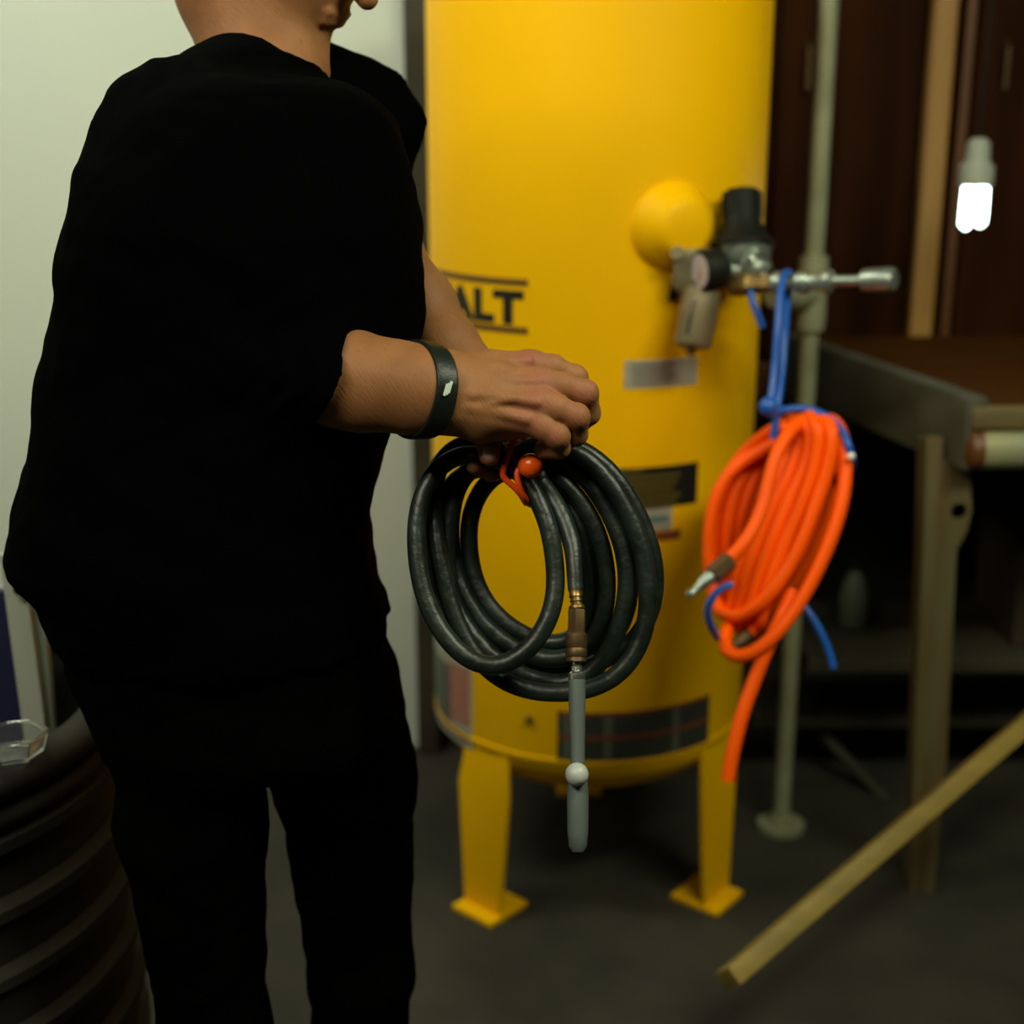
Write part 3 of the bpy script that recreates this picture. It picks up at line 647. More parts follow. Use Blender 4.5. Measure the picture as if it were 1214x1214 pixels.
# each turn: grip -> left side -> bottom -> right side -> grip   (pixel, pixel, depth)
turns = [
    # front turn: outer left with inner right
    [(598, 541, 1.372), (552, 536, 1.378), (516, 556, 1.374), (496, 600, 1.366), (494, 660, 1.358), (508, 722, 1.350), (543, 774, 1.343), (584, 793, 1.340), (624, 774, 1.340), (652, 733, 1.344), (661, 680, 1.350), (652, 625, 1.358), (632, 580, 1.366), (610, 553, 1.370)],
    [(590, 529, 1.392), (552, 522, 1.398), (520, 548, 1.400), (514, 600, 1.398), (522, 665, 1.392), (538, 728, 1.386), (566, 782, 1.380), (608, 814, 1.376), (655, 822, 1.374), (703, 817, 1.372), (740, 795, 1.368), (763, 754, 1.368), (769, 705, 1.366), (758, 640, 1.368), (728, 582, 1.372), (690, 540, 1.378), (640, 528, 1.386)],
    [(592, 549, 1.396), (562, 548, 1.404), (540, 580, 1.408), (532, 625, 1.408), (530, 690, 1.404), (550, 742, 1.398), (598, 790, 1.394), (655, 812, 1.392), (700, 800, 1.388), (728, 760, 1.380), (744, 700, 1.376), (737, 640, 1.376), (708, 583, 1.380), (665, 542, 1.386), (628, 539, 1.390)],
    [(590, 537, 1.414), (556, 552, 1.420), (538, 590, 1.424), (534, 645, 1.424), (548, 700, 1.420), (580, 748, 1.414), (625, 776, 1.410), (672, 782, 1.404), (706, 757, 1.396), (720, 705, 1.390), (714, 648, 1.388), (690, 594, 1.390), (654, 556, 1.394), (622, 549, 1.400)],
    [(594, 557, 1.418), (574, 574, 1.424), (558, 605, 1.428), (554, 650, 1.430), (566, 700, 1.428), (594, 736, 1.424), (640, 762, 1.420), (674, 764, 1.414), (695, 738, 1.406), (702, 690, 1.400), (692, 632, 1.398), (670, 586, 1.398), (642, 566, 1.402), (620, 557, 1.408)],
    [(594, 525, 1.418), (560, 526, 1.430), (520, 546, 1.440), (504, 600, 1.444), (502, 670, 1.442), (530, 735, 1.436), (600, 780, 1.430), (672, 796, 1.424), (720, 780, 1.420), (757, 755, 1.416), (776, 712, 1.408), (775, 660, 1.402), (755, 606, 1.398), (722, 556, 1.396), (680, 528, 1.396), (636, 522, 1.400)],
    [(600, 553, 1.436), (556, 556, 1.444), (528, 582, 1.450), (526, 650, 1.452), (552, 715, 1.450), (604, 750, 1.446), (664, 776, 1.440), (715, 770, 1.432), (738, 740, 1.424), (748, 690, 1.416), (732, 625, 1.412), (700, 572, 1.408), (664, 546, 1.406), (630, 560, 1.392)],
]
cp_ = []
for t in turns: cp_ += t
cp_ += [(648, 580, 1.378), (668, 615, 1.366), (679, 655, 1.352), (682, 700, 1.341)]
pts = spline(hz_(cp_), 0.005)
fx = np.zeros(len(pts), bool); fx[-5:] = True
pts = relax(pts, HR * 1.03, 0.005, 55, fx)
hose = thing('air_hose', 'black rubber air hose in a round coil, held in the person\'s hands', 'hose', P(635, 830, 1.38))
rr_ = np.full(len(pts), HR); rr_[-12:] = np.linspace(HR, 0.0072, 12)
mk('hose', tube([tuple(p) for p in pts], list(rr_), 14), 'hose', hose)
e0 = Vector(pts[-1])
f1_ = P(684, 722, 1.336)
mk('hose_barb', lathe(e0, f1_, [(0, 0.0066), (0.15, 0.0060), (0.35, 0.0066), (0.36, 0.0050), (0.6, 0.0062), (0.61, 0.0048), (0.8, 0.0060), (0.85, 0.0078), (1, 0.0078)], 18), 'brass', hose, label='brass hose barb')
f2_ = P(683, 785, 1.325)
mk('quick_coupler', join(lathe(f1_, P(683.5, 752, 1.330), [(0, 0.007), (0.04, 0.0090), (0.93, 0.0090), (1, 0.008)], 6),
                         lathe(P(683.5, 750, 1.330), f2_, [(0, 0.0085), (0.06, 0.0103), (0.5, 0.0103), (0.53, 0.0097), (0.6, 0.0103), (0.8, 0.0103), (0.85, 0.0094), (0.97, 0.0100), (1, 0.007)], 24)), 'brass_dull', hose, label='dull brass quick coupler')
# blow gun hanging from it
bg = thing('blow_gun', 'grey metal air blow gun with a pale round button, hanging from the black hose', 'air tool', P(684, 1010, 1.30))
mk('plug', lathe(P(683, 783, 1.325), P(684, 800, 1.322), [(0, 0.0046), (0.3, 0.0038), (0.45, 0.0055), (0.7, 0.0055), (0.75, 0.0042), (1, 0.0044)], 18), 'chrome', bg, label='bright plated plug')
mk('collar', lathe(P(684, 796, 1.322), P(684, 807, 1.321), [(0, 0.006), (0.2, 0.0078), (0.8, 0.0082), (1, 0.0076)], 24), 'chrome', bg)
mk('body_tube', lathe(P(684, 806, 1.321), P(685, 925, 1.304), [(0, 0.0082), (0.25, 0.0080), (0.6, 0.0070), (0.9, 0.0068), (1, 0.0075)], 28), 'gun', bg)
mk('handle', lathe(P(685, 915, 1.305), P(685, 1010, 1.292), [(0, 0.007), (0.12, 0.0092), (0.3, 0.0102), (0.75, 0.0098), (0.93, 0.0085), (1, 0.005)], 28), 'gun', bg)
mk('button', lathe(P(684, 918, 1.296), P(684, 918, 1.278), [(0, 0.0108), (0.5, 0.0108), (0.78, 0.009), (0.95, 0.005), (1, 0.001)], 28), 'ivory', bg, label='pale round button')

# ------------------------------------------------------------------ orange elastic tie with ball on the coil
tie = thing('ball_tie', 'orange elastic tie with an orange ball, looped round the black hose coil', 'tie', P(630, 565, 1.345))
front = [(628, 543, 1.352), (617, 551, 1.350), (613, 562, 1.3475), (616, 577, 1.348), (622, 590, 1.354), (627, 597, 1.372), (630, 596, 1.400), (634, 575, 1.440), (628, 540, 1.452), (618, 516, 1.435), (613, 510, 1.40), (612, 514, 1.362), (606, 530, 1.350), (599, 548, 1.3475), (596, 560, 1.348), (599, 568, 1.350), (609, 577, 1.352), (617, 586, 1.356), (624, 597, 1.366)]
mk('elastic_loop', tube([tuple(p) for p in spline(hz_(front), 0.003)], 0.0031, 12), 'orange_tie', tie)
mk('ball', ball(P(629, 552, 1.340), 0.0122, 32), 'orange_ball', tie)

# ================================================================== ORANGE HOSE ON ITS BLUE TIE
OR_ = 0.0102
od = 2.13
ot = []
# (top x, right x at 600, left x at 620, bottom x,y, depth of the right side, depth of the left side)
spec = [(938, 905, 846, 868, 742, 2.10, 2.16), (946, 918, 862, 876, 752, 2.08, 2.17), (952, 932, 878, 884, 748, 2.07, 2.18), (958, 947, 890, 890, 744, 2.06, 2.19),
        (964, 960, 873, 880, 757, 2.07, 2.20), (970, 973, 856, 874, 752, 2.09, 2.21), (977, 986, 884, 894, 738, 2.11, 2.22), (984, 996, 868, 888, 748, 2.13, 2.23),
        (972, 966, 842, 868, 738, 2.045, 2.15)]
for (tx, rx, lx, bx, by, dr, dl) in spec:
    ot += [(tx - 22, 505, dl - 0.03), (tx, 494, (dr + dl) / 2 - 0.03), (tx + 13, 502, dr), (rx + (tx + 22 - rx) * 0.5 + 4, 545, dr), (rx, 600, dr), (rx - 24, 660, dr), ((rx - 40 + bx) / 2 + 6, 712, dr + 0.015),
           (bx, by, (dr + dl) / 2), (lx + 6, 715, dl), (lx - 2, 670, dl), (lx, 610, dl), (lx + 18, 560, dl), ((lx + tx) / 2 + 4, 524, dl)]
# last, front turn: right edge down to the low loop at bottom left, then up into the bundle
ot += [(955, 498, 2.12), (985, 500, 2.07), (1001, 525, 2.05), (1004, 563, 2.04), (994, 615, 2.03), (970, 675, 2.03), (938, 731, 2.03), (905, 768, 2.03), (875, 786, 2.04), (857, 780, 2.05), (856, 756, 2.07), (868, 735, 2.12), (885, 710, 2.16)]
pts = spline(hz_(ot), 0.010)
pts = relax(pts, OR_ * 1.0, 0.010, 45)
oh = thing('air_hose', 'orange air hose in a long coil, hung on a blue tie beside the yellow tank', 'hose', P(920, 800, 2.1))
mk('hose', tube([tuple(p) for p in pts], OR_, 12), 'orange', oh)
mk('hose_tail', tube([tuple(p) for p in spline(hz_([(940, 700, 2.055), (925, 735, 2.045), (908, 772, 2.045), (893, 810, 2.04), (879, 850, 2.03), (868, 895, 2.02), (863, 926, 2.015)]), 0.01)], 0.0106, 14), 'orange', oh)
mk('hose_end', tube([tuple(p) for p in spline(hz_([(962, 494, 2.10), (940, 508, 2.065), (922, 536, 2.045), (912, 568, 2.035), (903, 604, 2.025), (885, 640, 2.01), (864, 664, 2.005)]), 0.01)], 0.0100, 14), 'orange', oh)
pl = mk('hose_plug', lathe(P(867, 663, 2.004), P(815, 707, 1.985), [(0, 0.0095), (0.03, 0.0115), (0.40, 0.0120), (0.42, 0.0105), (0.46, 0.0110), (0.66, 0.0095), (0.74, 0.0060), (0.92, 0.0060), (0.95, 0.0072), (1, 0.005)], 18), 'zinc', oh, label='grey steel air plug')
mk('ferrule', lathe(P(867, 663, 2.004), P(843, 683, 1.995), [(0, 0.0105), (0.06, 0.0148), (0.95, 0.0148), (1, 0.012)], 6), 'brass_dull', pl)
mk('hose_fitting', lathe(P(889, 752, 2.10), P(868, 768, 2.075), [(0, 0.010), (0.4, 0.012), (0.6, 0.009), (1, 0.007)], 8), 'brass_dull', oh)
# blue tie
bt = thing('ball_tie', 'blue elastic tie with a blue ball, holding the orange hose on the steel coupler', 'tie', P(920, 490, 2.1))
mk('elastic_loop', join(tube([tuple(p) for p in spline(hz_([(912, 488, 2.085), (918, 440, 2.10), (922, 390, 2.10), (925, 350, 2.115), (929, 328, 2.135), (934, 323, 2.16), (938, 331, 2.185), (934, 350, 2.175), (931, 390, 2.13), (927, 440, 2.11), (921, 488, 2.085), (917, 520, 2.09)]), 0.008)], 0.0058, 12)), 'blue', bt)
mk('ball', ball(P(911, 482, 2.07), 0.0145, 28), 'blue', bt)
ob = mk('elastic_wrap', tube([tuple(p) for p in spline(hz_([(912, 492, 2.07), (930, 486, 2.085), (955, 485, 2.09), (980, 494, 2.07), (998, 511, 2.05), (1007, 532, 2.035), (1011, 548, 2.06), (1010, 556, 2.10)]), 0.008)], 0.0058, 12), 'blue', bt)
mk('bead', ball(P(1009, 541, 2.022), 0.006, 16), 'white_plastic', bt, label='tiny white bead')
mk('elastic_tail', tube([tuple(p) for p in spline(hz_([(938, 705, 2.09), (955, 722, 2.075), (970, 744, 2.07), (981, 768, 2.07), (988, 792, 2.07)]), 0.008)], 0.0060, 12), 'blue', bt)
mk('elastic_tail', tube([tuple(p) for p in spline(hz_([(868, 693, 2.010), (856, 697, 2.008), (845, 708, 2.010), (839, 724, 2.02), (843, 742, 2.04), (850, 755, 2.07)]), 0.008)], 0.0056, 12), 'blue', bt)
mk('elastic_tail', tube([tuple(p) for p in spline(hz_([(890, 345, 2.19), (893, 360, 2.185), (899, 374, 2.185), (904, 388, 2.19)]), 0.008)], 0.0056, 12), 'blue', bt)

# ================================================================== THE PERSON
BY = 1.42                                        # distance plane of the body's middle
person = thing('person', 'person in a black sweatshirt and black jeans, coiling the black hose', 'person', (PY(260, 700, BY).x, BY, 0))
def zrow(py): return PY(250, py, BY).z
def frame_of(v):
    v = Vector(v).normalized(); u = v.orthogonal().normalized(); return u, v.cross(u)

# ---- right forearm and hand (pixel, pixel, depth, radius)
def C(*q): return (Q(q[0], q[1], q[2]), q[3])
def right_hand(v):
    arm = v.chain([C(205, 398, 1.370, 0.048), C(330, 426, 1.338, 0.0475), C(400, 443, 1.322, 0.0430), C(470, 453, 1.310, 0.0345), C(508, 460, 1.306, 0.0315), C(530, 462, 1.308, 0.030)], 0.02)
    arm2 = v.chain([C(205, 412, 1.372, 0.042), C(350, 445, 1.336, 0.0400), C(430, 466, 1.320, 0.0325), C(490, 477, 1.312, 0.0262), C(530, 480, 1.312, 0.025)], 0.02)
    arm = smin(arm, arm2, 0.012)
    palm = smin(arm, v.cone(Q(505, 447, 1.312), Q(545, 447, 1.315), 0.024, 0.022), 0.012)
    for q in ([C(525, 448, 1.318, 0.0200), C(580, 438, 1.330, 0.0165), C(630, 433, 1.342, 0.0140)],
              [C(525, 458, 1.308, 0.0200), C(585, 452, 1.310, 0.0165), C(645, 454, 1.316, 0.0140)],
              [C(525, 470, 1.305, 0.0200), C(585, 471, 1.302, 0.0165), C(642, 478, 1.303, 0.0140)],
              [C(525, 483, 1.306, 0.0200), C(580, 491, 1.304, 0.0170), C(631, 499, 1.302, 0.0135)],
              [C(528, 488, 1.315, 0.0190), C(570, 502, 1.316, 0.0165), C(612, 504, 1.318, 0.0135)],
              [C(530, 470, 1.325, 0.0200), C(590, 470, 1.332, 0.0180), C(630, 468, 1.338, 0.0150)]):
        palm = smin(palm, v.chain(q, 0.01), 0.009)
    # tendons, knuckles and veins stand slightly proud
    for q in ([C(545, 449, 1.2915, 0.0030), C(590, 452, 1.2942, 0.0030), C(638, 453, 1.3005, 0.0045)],
              [C(548, 466, 1.2860, 0.0030), C(590, 470, 1.2858, 0.0030), C(636, 477, 1.2885, 0.0048)],
              [C(550, 482, 1.2875, 0.0030), C(590, 489, 1.2875, 0.0030), C(624, 497, 1.2890, 0.0045)],
              [C(550, 436, 1.3050, 0.0030), C(590, 430, 1.3155, 0.0030), C(626, 428, 1.3265, 0.0045)],
              [C(560, 470, 1.2852, 0.0016), C(578, 460, 1.2870, 0.0016), C(596, 448, 1.2940, 0.0016), C(612, 443, 1.3020, 0.0015)],
              [C(578, 480, 1.2850, 0.0015), C(597, 474, 1.2840, 0.0016), C(614, 472, 1.2855, 0.0014)],
              [C(420, 470, 1.2905, 0.0018), C(450, 466, 1.2835, 0.0022), C(478, 474, 1.2840, 0.0020), C(500, 482, 1.2840, 0.0015)]):
        palm = smin(palm, v.chain(q, 0.003), 0.0045)
    fingers = [
        [C(628, 497, 1.3030, 0.0140), C(646, 508, 1.2990, 0.0118), C(661, 518, 1.3010, 0.0114), C(663, 531, 1.3150, 0.0102), C(644, 533, 1.3330, 0.0092)],
        [C(638, 477, 1.3030, 0.0145), C(662, 485, 1.3000, 0.0124), C(684, 495, 1.3030, 0.0118), C(683, 515, 1.3200, 0.0108), C(664, 524, 1.3400, 0.0096)],
        [C(640, 455, 1.3150, 0.0148), C(668, 458, 1.3130, 0.0128), C(694, 467, 1.3170, 0.0120), C(698, 490, 1.3350, 0.0111), C(684, 505, 1.3560, 0.0098)],
        [C(628, 433, 1.3410, 0.0145), C(655, 436, 1.3430, 0.0126), C(682, 449, 1.3500, 0.0118), C(692, 474, 1.3660, 0.0108), C(682, 497, 1.3820, 0.0096)]]
    kn = [(659, 515, 1.2990, 0.0114), (682, 492, 1.3010, 0.0119), (692, 464, 1.3150, 0.0122), (680, 446, 1.3480, 0.0120)]
    out = None
    for f, k in zip(fingers, kn):
        d = v.chain(f, 0.004); d = smin(d, v.cone(Q(k[0] - 2, k[1], k[2]), Q(k[0] + 2, k[1], k[2]), k[3] - 0.001, k[3] - 0.001), 0.004)
        d = smin(palm, d, 0.006); out = d if out is None else smin(out, d, 0.0012)
    th = v.chain([C(545, 478, 1.332, 0.0190), C(572, 496, 1.345, 0.0155), C(579, 518, 1.347, 0.0125), C(580, 540, 1.338, 0.0104)], 0.006)
    return smin(out, th, 0.006)
def left_hand(v):
    d = v.chain([C(400, 215, 1.560, 0.046), C(448, 292, 1.520, 0.041), C(499, 362, 1.490, 0.034), C(533, 412, 1.465, 0.0285), C(552, 440, 1.455, 0.027)], 0.02)
    for q in ([C(552, 432, 1.456, 0.024), C(585, 478, 1.452, 0.0180), C(606, 500, 1.458, 0.0130)], [C(556, 436, 1.450, 0.024), C(600, 474, 1.462, 0.0180), C(622, 492, 1.470, 0.0130)],
              [C(550, 440, 1.456, 0.022), C(566, 480, 1.450, 0.0180), C(584, 505, 1.452, 0.0135)]):
        d = smin(d, v.chain(q, 0.01), 0.01)
    o = None
    for f in ([C(582, 506, 1.452, 0.0125), C(604, 545, 1.464, 0.0105), C(598, 560, 1.440, 0.0090), C(582, 561, 1.385, 0.0080), C(561, 554, 1.352, 0.0068)],
              [C(604, 502, 1.460, 0.0125), C(632, 538, 1.476, 0.0108), C(634, 552, 1.468, 0.0092), C(620, 560, 1.458, 0.0085)],
              [C(620, 494, 1.470, 0.0120), C(652, 526, 1.484, 0.0104), C(658, 540, 1.476, 0.0090), C(650, 550, 1.470, 0.0080)],
              [C(632, 488, 1.478, 0.0110), C(668, 512, 1.490, 0.0094), C(676, 524, 1.484, 0.0082), C(672, 536, 1.478, 0.0075)],
              [C(556, 455, 1.448, 0.0170), C(566, 490, 1.425, 0.0140), C(580, 508, 1.392, 0.0115), C(600, 510, 1.372, 0.0095)]):
        x = smin(d, v.chain(f, 0.004), 0.006); o = x if o is None else smin(o, x, 0.0012)
    return o
def bounds(pts, pad): a = np.array(pts); return a.min(0) - pad, a.max(0) + pad
lo, hi = bounds([Q(300, 400, 1.34), Q(330, 500, 1.34), Q(700, 420, 1.30), Q(700, 545, 1.39), Q(700, 545, 1.28)], 0.03)
hi[0] = Q(712, 470, 1.32)[0] + 0.012
vr = Vol(lo, hi, 0.0014); gr = nets(vr, right_hand(vr))
lo, hi = bounds([Q(450, 300, 1.52), Q(480, 380, 1.52), Q(690, 560, 1.49), Q(560, 560, 1.36)], 0.035)
vl = Vol(lo, hi, 0.0018); gl = nets(vl, left_hand(vl))

# ---- head and neck
hx0 = Q(350, -98, 1.46); fw = np.array([0.80, -0.30, -0.52]); fw /= np.linalg.norm(fw)
side = np.cross(fw, [0, 0, 1.0]); side /= np.linalg.norm(side); upv = np.cross(side, fw)
ROT = [[side[i], fw[i], upv[i]] for i in range(3)]
def hp(s, f, u): return hx0 + side * s + fw * f + upv * u
def head(v):
    d = v.ell(hx0 + upv * 0.025 - fw * 0.012, (0.078, 0.098, 0.100), ROT)
    d = smin(d, v.ell(hp(0, 0.030, -0.045), (0.062, 0.062, 0.078), ROT), 0.03)
    d = smin(d, v.cone(hp(-0.03, 0.045, -0.095), hp(0.03, 0.045, -0.095), 0.022, 0.022), 0.03)      # jaw
    d = smin(d, v.cone(hp(0, 0.072, -0.105), hp(0, 0.070, -0.100), 0.020, 0.020), 0.02)             # chin
    d = smin(d, v.cone(hp(0, 0.088, 0.012), hp(0, 0.112, -0.028), 0.008, 0.012), 0.012)             # nose
    for s in (-1, 1):
        d = smin(d, v.cone(hp(s * 0.012, 0.098, -0.030), hp(s * 0.013, 0.100, -0.030), 0.007, 0.007), 0.006)
        d = smin(d, v.cone(hp(s * 0.014, 0.083, 0.026), hp(s * 0.045, 0.070, 0.024), 0.008, 0.007), 0.012)   # brow
        d = smin(d, v.cone(hp(s * 0.048, 0.052, -0.020), hp(s * 0.050, 0.045, -0.024), 0.020, 0.018), 0.02)  # cheek
        d = smax(d, -v.ell(hp(s * 0.031, 0.096, 0.008), (0.016, 0.018, 0.010), ROT), 0.010)                 # eye socket
        d = smin(d, v.ell(hp(s * 0.031, 0.070, 0.008), (0.0125, 0.0125, 0.0125)), 0.003)                    # eye
        d = smin(d, v.ell(hp(s * 0.079, -0.012, -0.008), (0.008, 0.018, 0.032), ROT), 0.006)                # ear
    d = smin(d, v.cone(hp(-0.02, 0.088, -0.058), hp(0.02, 0.088, -0.058), 0.0065, 0.0065), 0.004)           # lips
    d = smin(d, v.cone(hp(-0.017, 0.087, -0.068), hp(0.017, 0.087, -0.068), 0.0070, 0.0070), 0.004)
    d = smin(d, v.chain([(hp(0, -0.030, -0.02), 0.058), (hp(0, -0.035, -0.10), 0.057), (Q(318, 95, 1.49), 0.062), (Q(290, 180, 1.50), 0.075)], 0.02), 0.02)
    return d
lo, hi = bounds([hx0 - 0.14, hx0 + 0.14, Q(300, 130, 1.50)], 0.06)
vh = Vol(lo, hi, 0.0035); gh = nets(vh, head(vh))
Vb, Fb = njoin(gr, gl, gh)
fl = np.zeros(len(Vb))
for q, r_ in (((640, 453, 1.300), 0.018), ((638, 477, 1.288), 0.016), ((626, 497, 1.288), 0.018), ((628, 428, 1.326), 0.018), ((656, 517, 1.29), 0.010), ((679, 492, 1.288), 0.010), ((692, 465, 1.30), 0.012), ((641, 531, 1.315), 0.010), ((580, 540, 1.33), 0.012), ((575, 556, 1.38), 0.022)):
    fl = np.maximum(fl, np.exp(-(np.linalg.norm(Vb - Q(*q), axis=1) / r_) ** 2) * 0.75)
body = mk('body', (Vb, Fb), 'skin', person, flush=fl)
for s_e in (-1, 1):
    ec = hp(s_e * 0.031, 0.0745, 0.007)
    ey = mk('eye', ball(ec, 0.0112, 20), 'dial', body)
    mk('iris', ball(ec + fw * 0.0085 - upv * 0.002, 0.0052, 14), 'print_teal', body)
    mk('eyebrow', tube([hp(s_e * 0.014, 0.094, 0.026), hp(s_e * 0.028, 0.092, 0.031), hp(s_e * 0.046, 0.080, 0.026)], [0.002, 0.0034, 0.0016], 8), 'hair', body)
# nail on the thumb and the pinching finger
nv, nf = ball((0, 0, 0), 0.0075, 16, (0.92, 0.42, 1.15)); c_ = P(580, 537, 1.3290)
mk('thumbnail', ([v_ + c_ for v_ in nv], nf), 'nail', body)
# ---- wrist band, follows the wrist
e1 = Q(507, 415, 1.306) - Q(502, 513, 1.306); e2 = Q(528, 464, 1.275) - Q(504, 464, 1.306)
bn = np.cross(e1, e2); bn /= np.linalg.norm(bn); bn = bn * np.sign(bn[0]); b0_ = Q(504, 464, 1.306)
lo, hi = bounds([Q(480, 405, 1.34), Q(550, 525, 1.34), Q(480, 405, 1.27), Q(550, 525, 1.26)], 0.012)
vw = Vol(lo, hi, 0.0011); DW = right_hand(vw)
sw = (vw.X - b0_[0]) * bn[0] + (vw.Y - b0_[1]) * bn[1] + (vw.Z - b0_[2]) * bn[2]
wb = mk('wristband', nets(vw, smax(np.maximum(DW - 0.0030, -DW - 0.0008), np.abs(sw) - 0.0098, 0.0015)), 'strap', person, label='black rubber wristband')
def surf(v, D, px, py, d0, d1):
    for d_ in np.arange(d0, d1, 0.0005):
        i = np.round((Q(px, py, d_) - v.lo) / v.res).astype(int)
        if (i >= 0).all() and (i < v.n).all() and D[tuple(i)] < 0: return d_
    return d1
for k, (ex, ey) in enumerate(((528.5, 462), (531, 461), (533.5, 459))):
    dd_ = surf(vw, DW, ex, ey, 1.25, 1.32) - 0.0042
    mk('emblem', boxab(P(ex - 2.0, ey + 7, dd_ + 0.0005), P(ex + 2.0, ey - 7, dd_ + 0.0005), 0.0024, 0.0020, up=(0.2, -1, 0.2)), 'strapmark', wb)

# ---- sweatshirt
rows = [(60, 250, 400), (100, 190, 440), (140, 130, 468), (200, 84, 490), (266, 67, 499), (330, 58, 501), (400, 47, 499), (450, 38, 484), (500, 30, 468), (560, 18, 449), (600, 8, 440), (625, 2, 438), (645, 0, 438), (662, 8, 441), (678, 26, 445), (695, 41, 449), (720, 46, 456), (748, 62, 464)]
rows = [(a_, b_ + (17 if a_ > 120 else 0), c_) for a_, b_, c_ in rows]
zz = np.array([zrow(r[0]) for r in rows])[::-1]; xl_ = np.array([PY(r[1], r[0], BY).x for r in rows])[::-1]; xr_ = np.array([PY(r[2], r[0], BY).x for r in rows])[::-1]
def snoise(v, f, ph):
    return np.sin(v.X * f + ph + 1.7 * np.sin(v.Z * f * 0.61 + ph)) * np.sin(v.Z * f * 1.13 + 2 * ph + 1.3 * np.sin(v.Y * f * 0.8)) * np.cos(v.Y * f * 0.9 + ph)
def column(v, zz, xl, xr, depth, yc):
    z1 = v.Z; L = np.interp(z1, zz, xl); Rr = np.interp(z1, zz, xr); c = (L + Rr) / 2; w_ = (Rr - L) / 2
    dp = np.interp(z1, depth[0], depth[1]); y0 = np.interp(z1, yc[0], yc[1])
    k = np.power(np.abs((v.X - c) / w_) ** 2.3 + np.abs((v.Y - y0) / dp) ** 2.3, 1 / 2.3)
    return (k - 1) * np.minimum(w_, dp)
def shirt(v):
    d = column(v, zz, xl_, xr_, ([zrow(748), zrow(640), zrow(450), zrow(266), zrow(120)], [0.165, 0.172, 0.155, 0.165, 0.12]), ([zrow(748), zrow(100)], [BY, BY]))
    d = smax(d, v.Z - zrow(95), 0.04)
    d = smin(d, v.cone(Q(205, 165, 1.39), Q(290, 120, 1.46), 0.072, 0.07), 0.05)
    d = smin(d, v.cone(Q(430, 150, 1.60), Q(340, 110, 1.54), 0.070, 0.07), 0.05)
    d = smax(d, zrow(742) - v.Z, 0.008)
    far = v.chain([(Q(430, 150, 1.62), 0.070), (Q(410, 240, 1.62), 0.060), (Q(425, 270, 1.57), 0.056)], 0.03)
    d = smin(d, far, 0.03)
    # near sleeve, pushed up the forearm, with creases round it
    sl = v.chain([(Q(215, 170, 1.375), 0.078), (Q(190, 300, 1.350), 0.068), (Q(196, 396, 1.360), 0.066), (Q(310, 428, 1.345), 0.0635), (Q(440, 455, 1.315), 0.0585)], 0.03)
    a = Q(398, 384, 1.33); b = Q(362, 502, 1.33); dirp = (b - a) / np.linalg.norm(b - a); view = Q(385, 443, 1.33) - Q(411, 430, 1.275)
    nn = np.cross(dirp, view); nn /= np.linalg.norm(nn)
    if nn[0] < 0: nn = -nn
    s = (v.X - a[0]) * nn[0] + (v.Y - a[1]) * nn[1] + (v.Z - a[2]) * nn[2]
    sl = sl + 0.0022 * np.sin(s * 260 + 2.0 * np.sin((v.Z) * 70)) * np.clip(-s / 0.02, 0, 1)
    sl = smax(sl, s, 0.004)
    d = smin(d, sl, 0.012)
    d = d + 0.0035 * snoise(v, 38, 0.5) + 0.0015 * snoise(v, 90, 1.3)
    return smax(d, -v.cone(Q(322, 60, 1.49), Q(312, 92, 1.49), 0.066, 0.060), 0.006)
lo, hi = bounds([PY(-20, 760, BY - 0.2), PY(520, 50, BY + 0.22), PY(-20, 760, BY + 0.2)], 0.01)
lo[0] = min(lo[0], PY(0, 640, BY - 0.02).x - 0.03)
vs = Vol(lo, hi, 0.0048)
mk('sweatshirt', nets(vs, shirt(vs)), 'sweat', person)

# ---- jeans
jr = [(690, 68, 440), (720, 74, 446), (745, 82, 450), (775, 90, 456), (820, 108, 466), (860, 120, 474), (900, 128, 482), (945, 138, 490)]
jz = np.array([zrow(r[0]) for r in jr])[::-1]; jl = np.array([PY(r[1], r[0], BY).x for r in jr])[::-1]; jrr = np.array([PY(r[2], r[0], BY).x for r in jr])[::-1]
def jeans(v):
    hip = column(v, jz, jl, jrr, ([0, 2], [0.150, 0.150]), ([0, 2], [BY, BY]))
    hip = smax(smax(hip, v.Z - zrow(690), 0.01), zrow(880) - v.Z, 0.05)
    def col_leg(xc, yc, w0, dx_):
        x1 = PY(xc, 945, yc).x; z1 = zrow(945)
        return v.chain([((x1 - dx_, yc, zrow(830)), w0 * 0.98), ((x1, yc, z1), w0), ((x1 + 0.012, yc - 0.01, 0.46), w0 * 0.76), ((x1 + 0.002, yc + 0.01, 0.30), w0 * 0.74), ((x1 - 0.004, yc + 0.02, 0.085), w0 * 0.66)], 0.02), x1
    a, xa = col_leg(226, BY - 0.045, 0.079, 0.0); b, xb = col_leg(410, BY + 0.055, 0.081, 0.014)
    legs = np.minimum(a, b)
    d = smin(hip, legs, 0.02)
    d = smax(d, 0.07 - v.Z, 0.006)
    return d + 0.0028 * snoise(v, 45, 0.9) + 0.0015 * snoise(v, 110, 0.2)
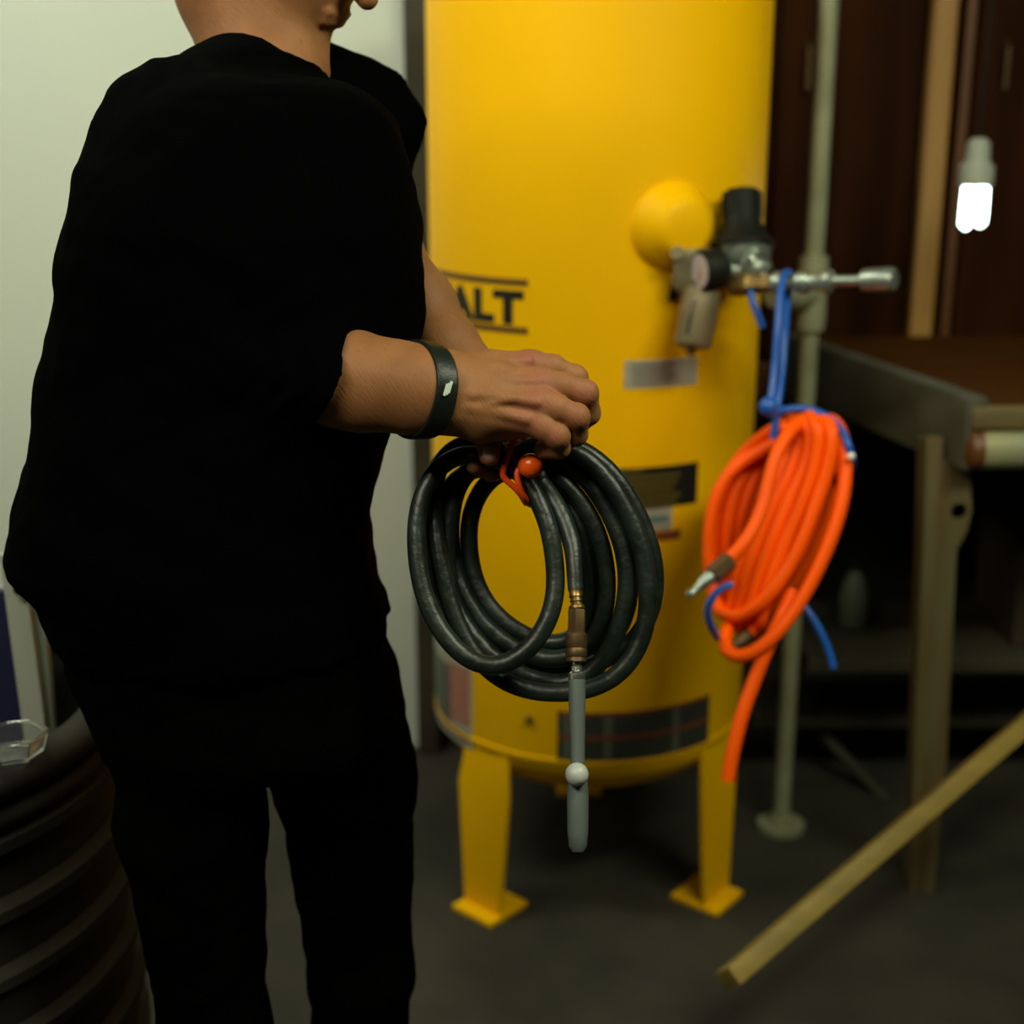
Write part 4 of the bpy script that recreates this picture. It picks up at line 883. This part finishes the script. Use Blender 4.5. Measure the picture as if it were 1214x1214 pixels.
lo, hi = bounds([(PY(40, 800, BY).x, BY - 0.17, 0.05), (PY(520, 945, BY).x, BY + 0.19, zrow(685))], 0.02)
vj = Vol(lo, hi, 0.0055)
mk('jeans', nets(vj, jeans(vj)), 'jeans', person)
for xc, yc in ((221, BY - 0.045), (412, BY + 0.055)):
    x1 = PY(xc, 945, yc).x; c0_ = np.array((x1, yc + 0.02, 0.0)); f_ = np.array((0.86, -0.5, 0.0))
    lo, hi = bounds([c0_ + (-0.12, -0.2, 0), c0_ + (0.28, 0.12, 0.14)], 0.01); v = Vol(lo, hi, 0.004)
    d = v.chain([(tuple(c0_ - f_ * 0.04 + (0, 0, 0.06)), 0.040), (tuple(c0_ + f_ * 0.08 + (0, 0, 0.05)), 0.040), (tuple(c0_ + f_ * 0.17 + (0, 0, 0.042)), 0.036)], 0.03)
    d = smin(d, v.cone(tuple(c0_ + (0, 0, 0.06)), tuple(c0_ + (0, 0, 0.12)), 0.044, 0.046), 0.03); d = smax(d, 0.018 - v.Z, 0.004)
    sh = mk('shoe', nets(v, d), 'shoe', person)
    d = v.chain([(tuple(c0_ - f_ * 0.04 + (0, 0, 0.012)), 0.044), (tuple(c0_ + f_ * 0.08 + (0, 0, 0.012)), 0.047), (tuple(c0_ + f_ * 0.175 + (0, 0, 0.012)), 0.041)], 0.02)
    mk('sole', nets(v, smax(smax(d, v.Z - 0.022, 0.003), 0.001 - v.Z, 0.002)), 'sole', sh)
# ---- short hair
lo, hi = bounds([hx0 - 0.13, hx0 + 0.14], 0.01); v = Vol(lo, hi, 0.004)
d = v.ell(hx0 + upv * 0.030 - fw * 0.016, (0.083, 0.102, 0.104), ROT) + 0.0015 * snoise(v, 120, 0.4)
pl_ = (v.X - hx0[0]) * (fw[0] * 0.75 - upv[0] * 0.66) + (v.Y - hx0[1]) * (fw[1] * 0.75 - upv[1] * 0.66) + (v.Z - hx0[2]) * (fw[2] * 0.75 - upv[2] * 0.66)
mk('hair', nets(v, smax(d, pl_ - 0.012, 0.01)), 'hair', person)
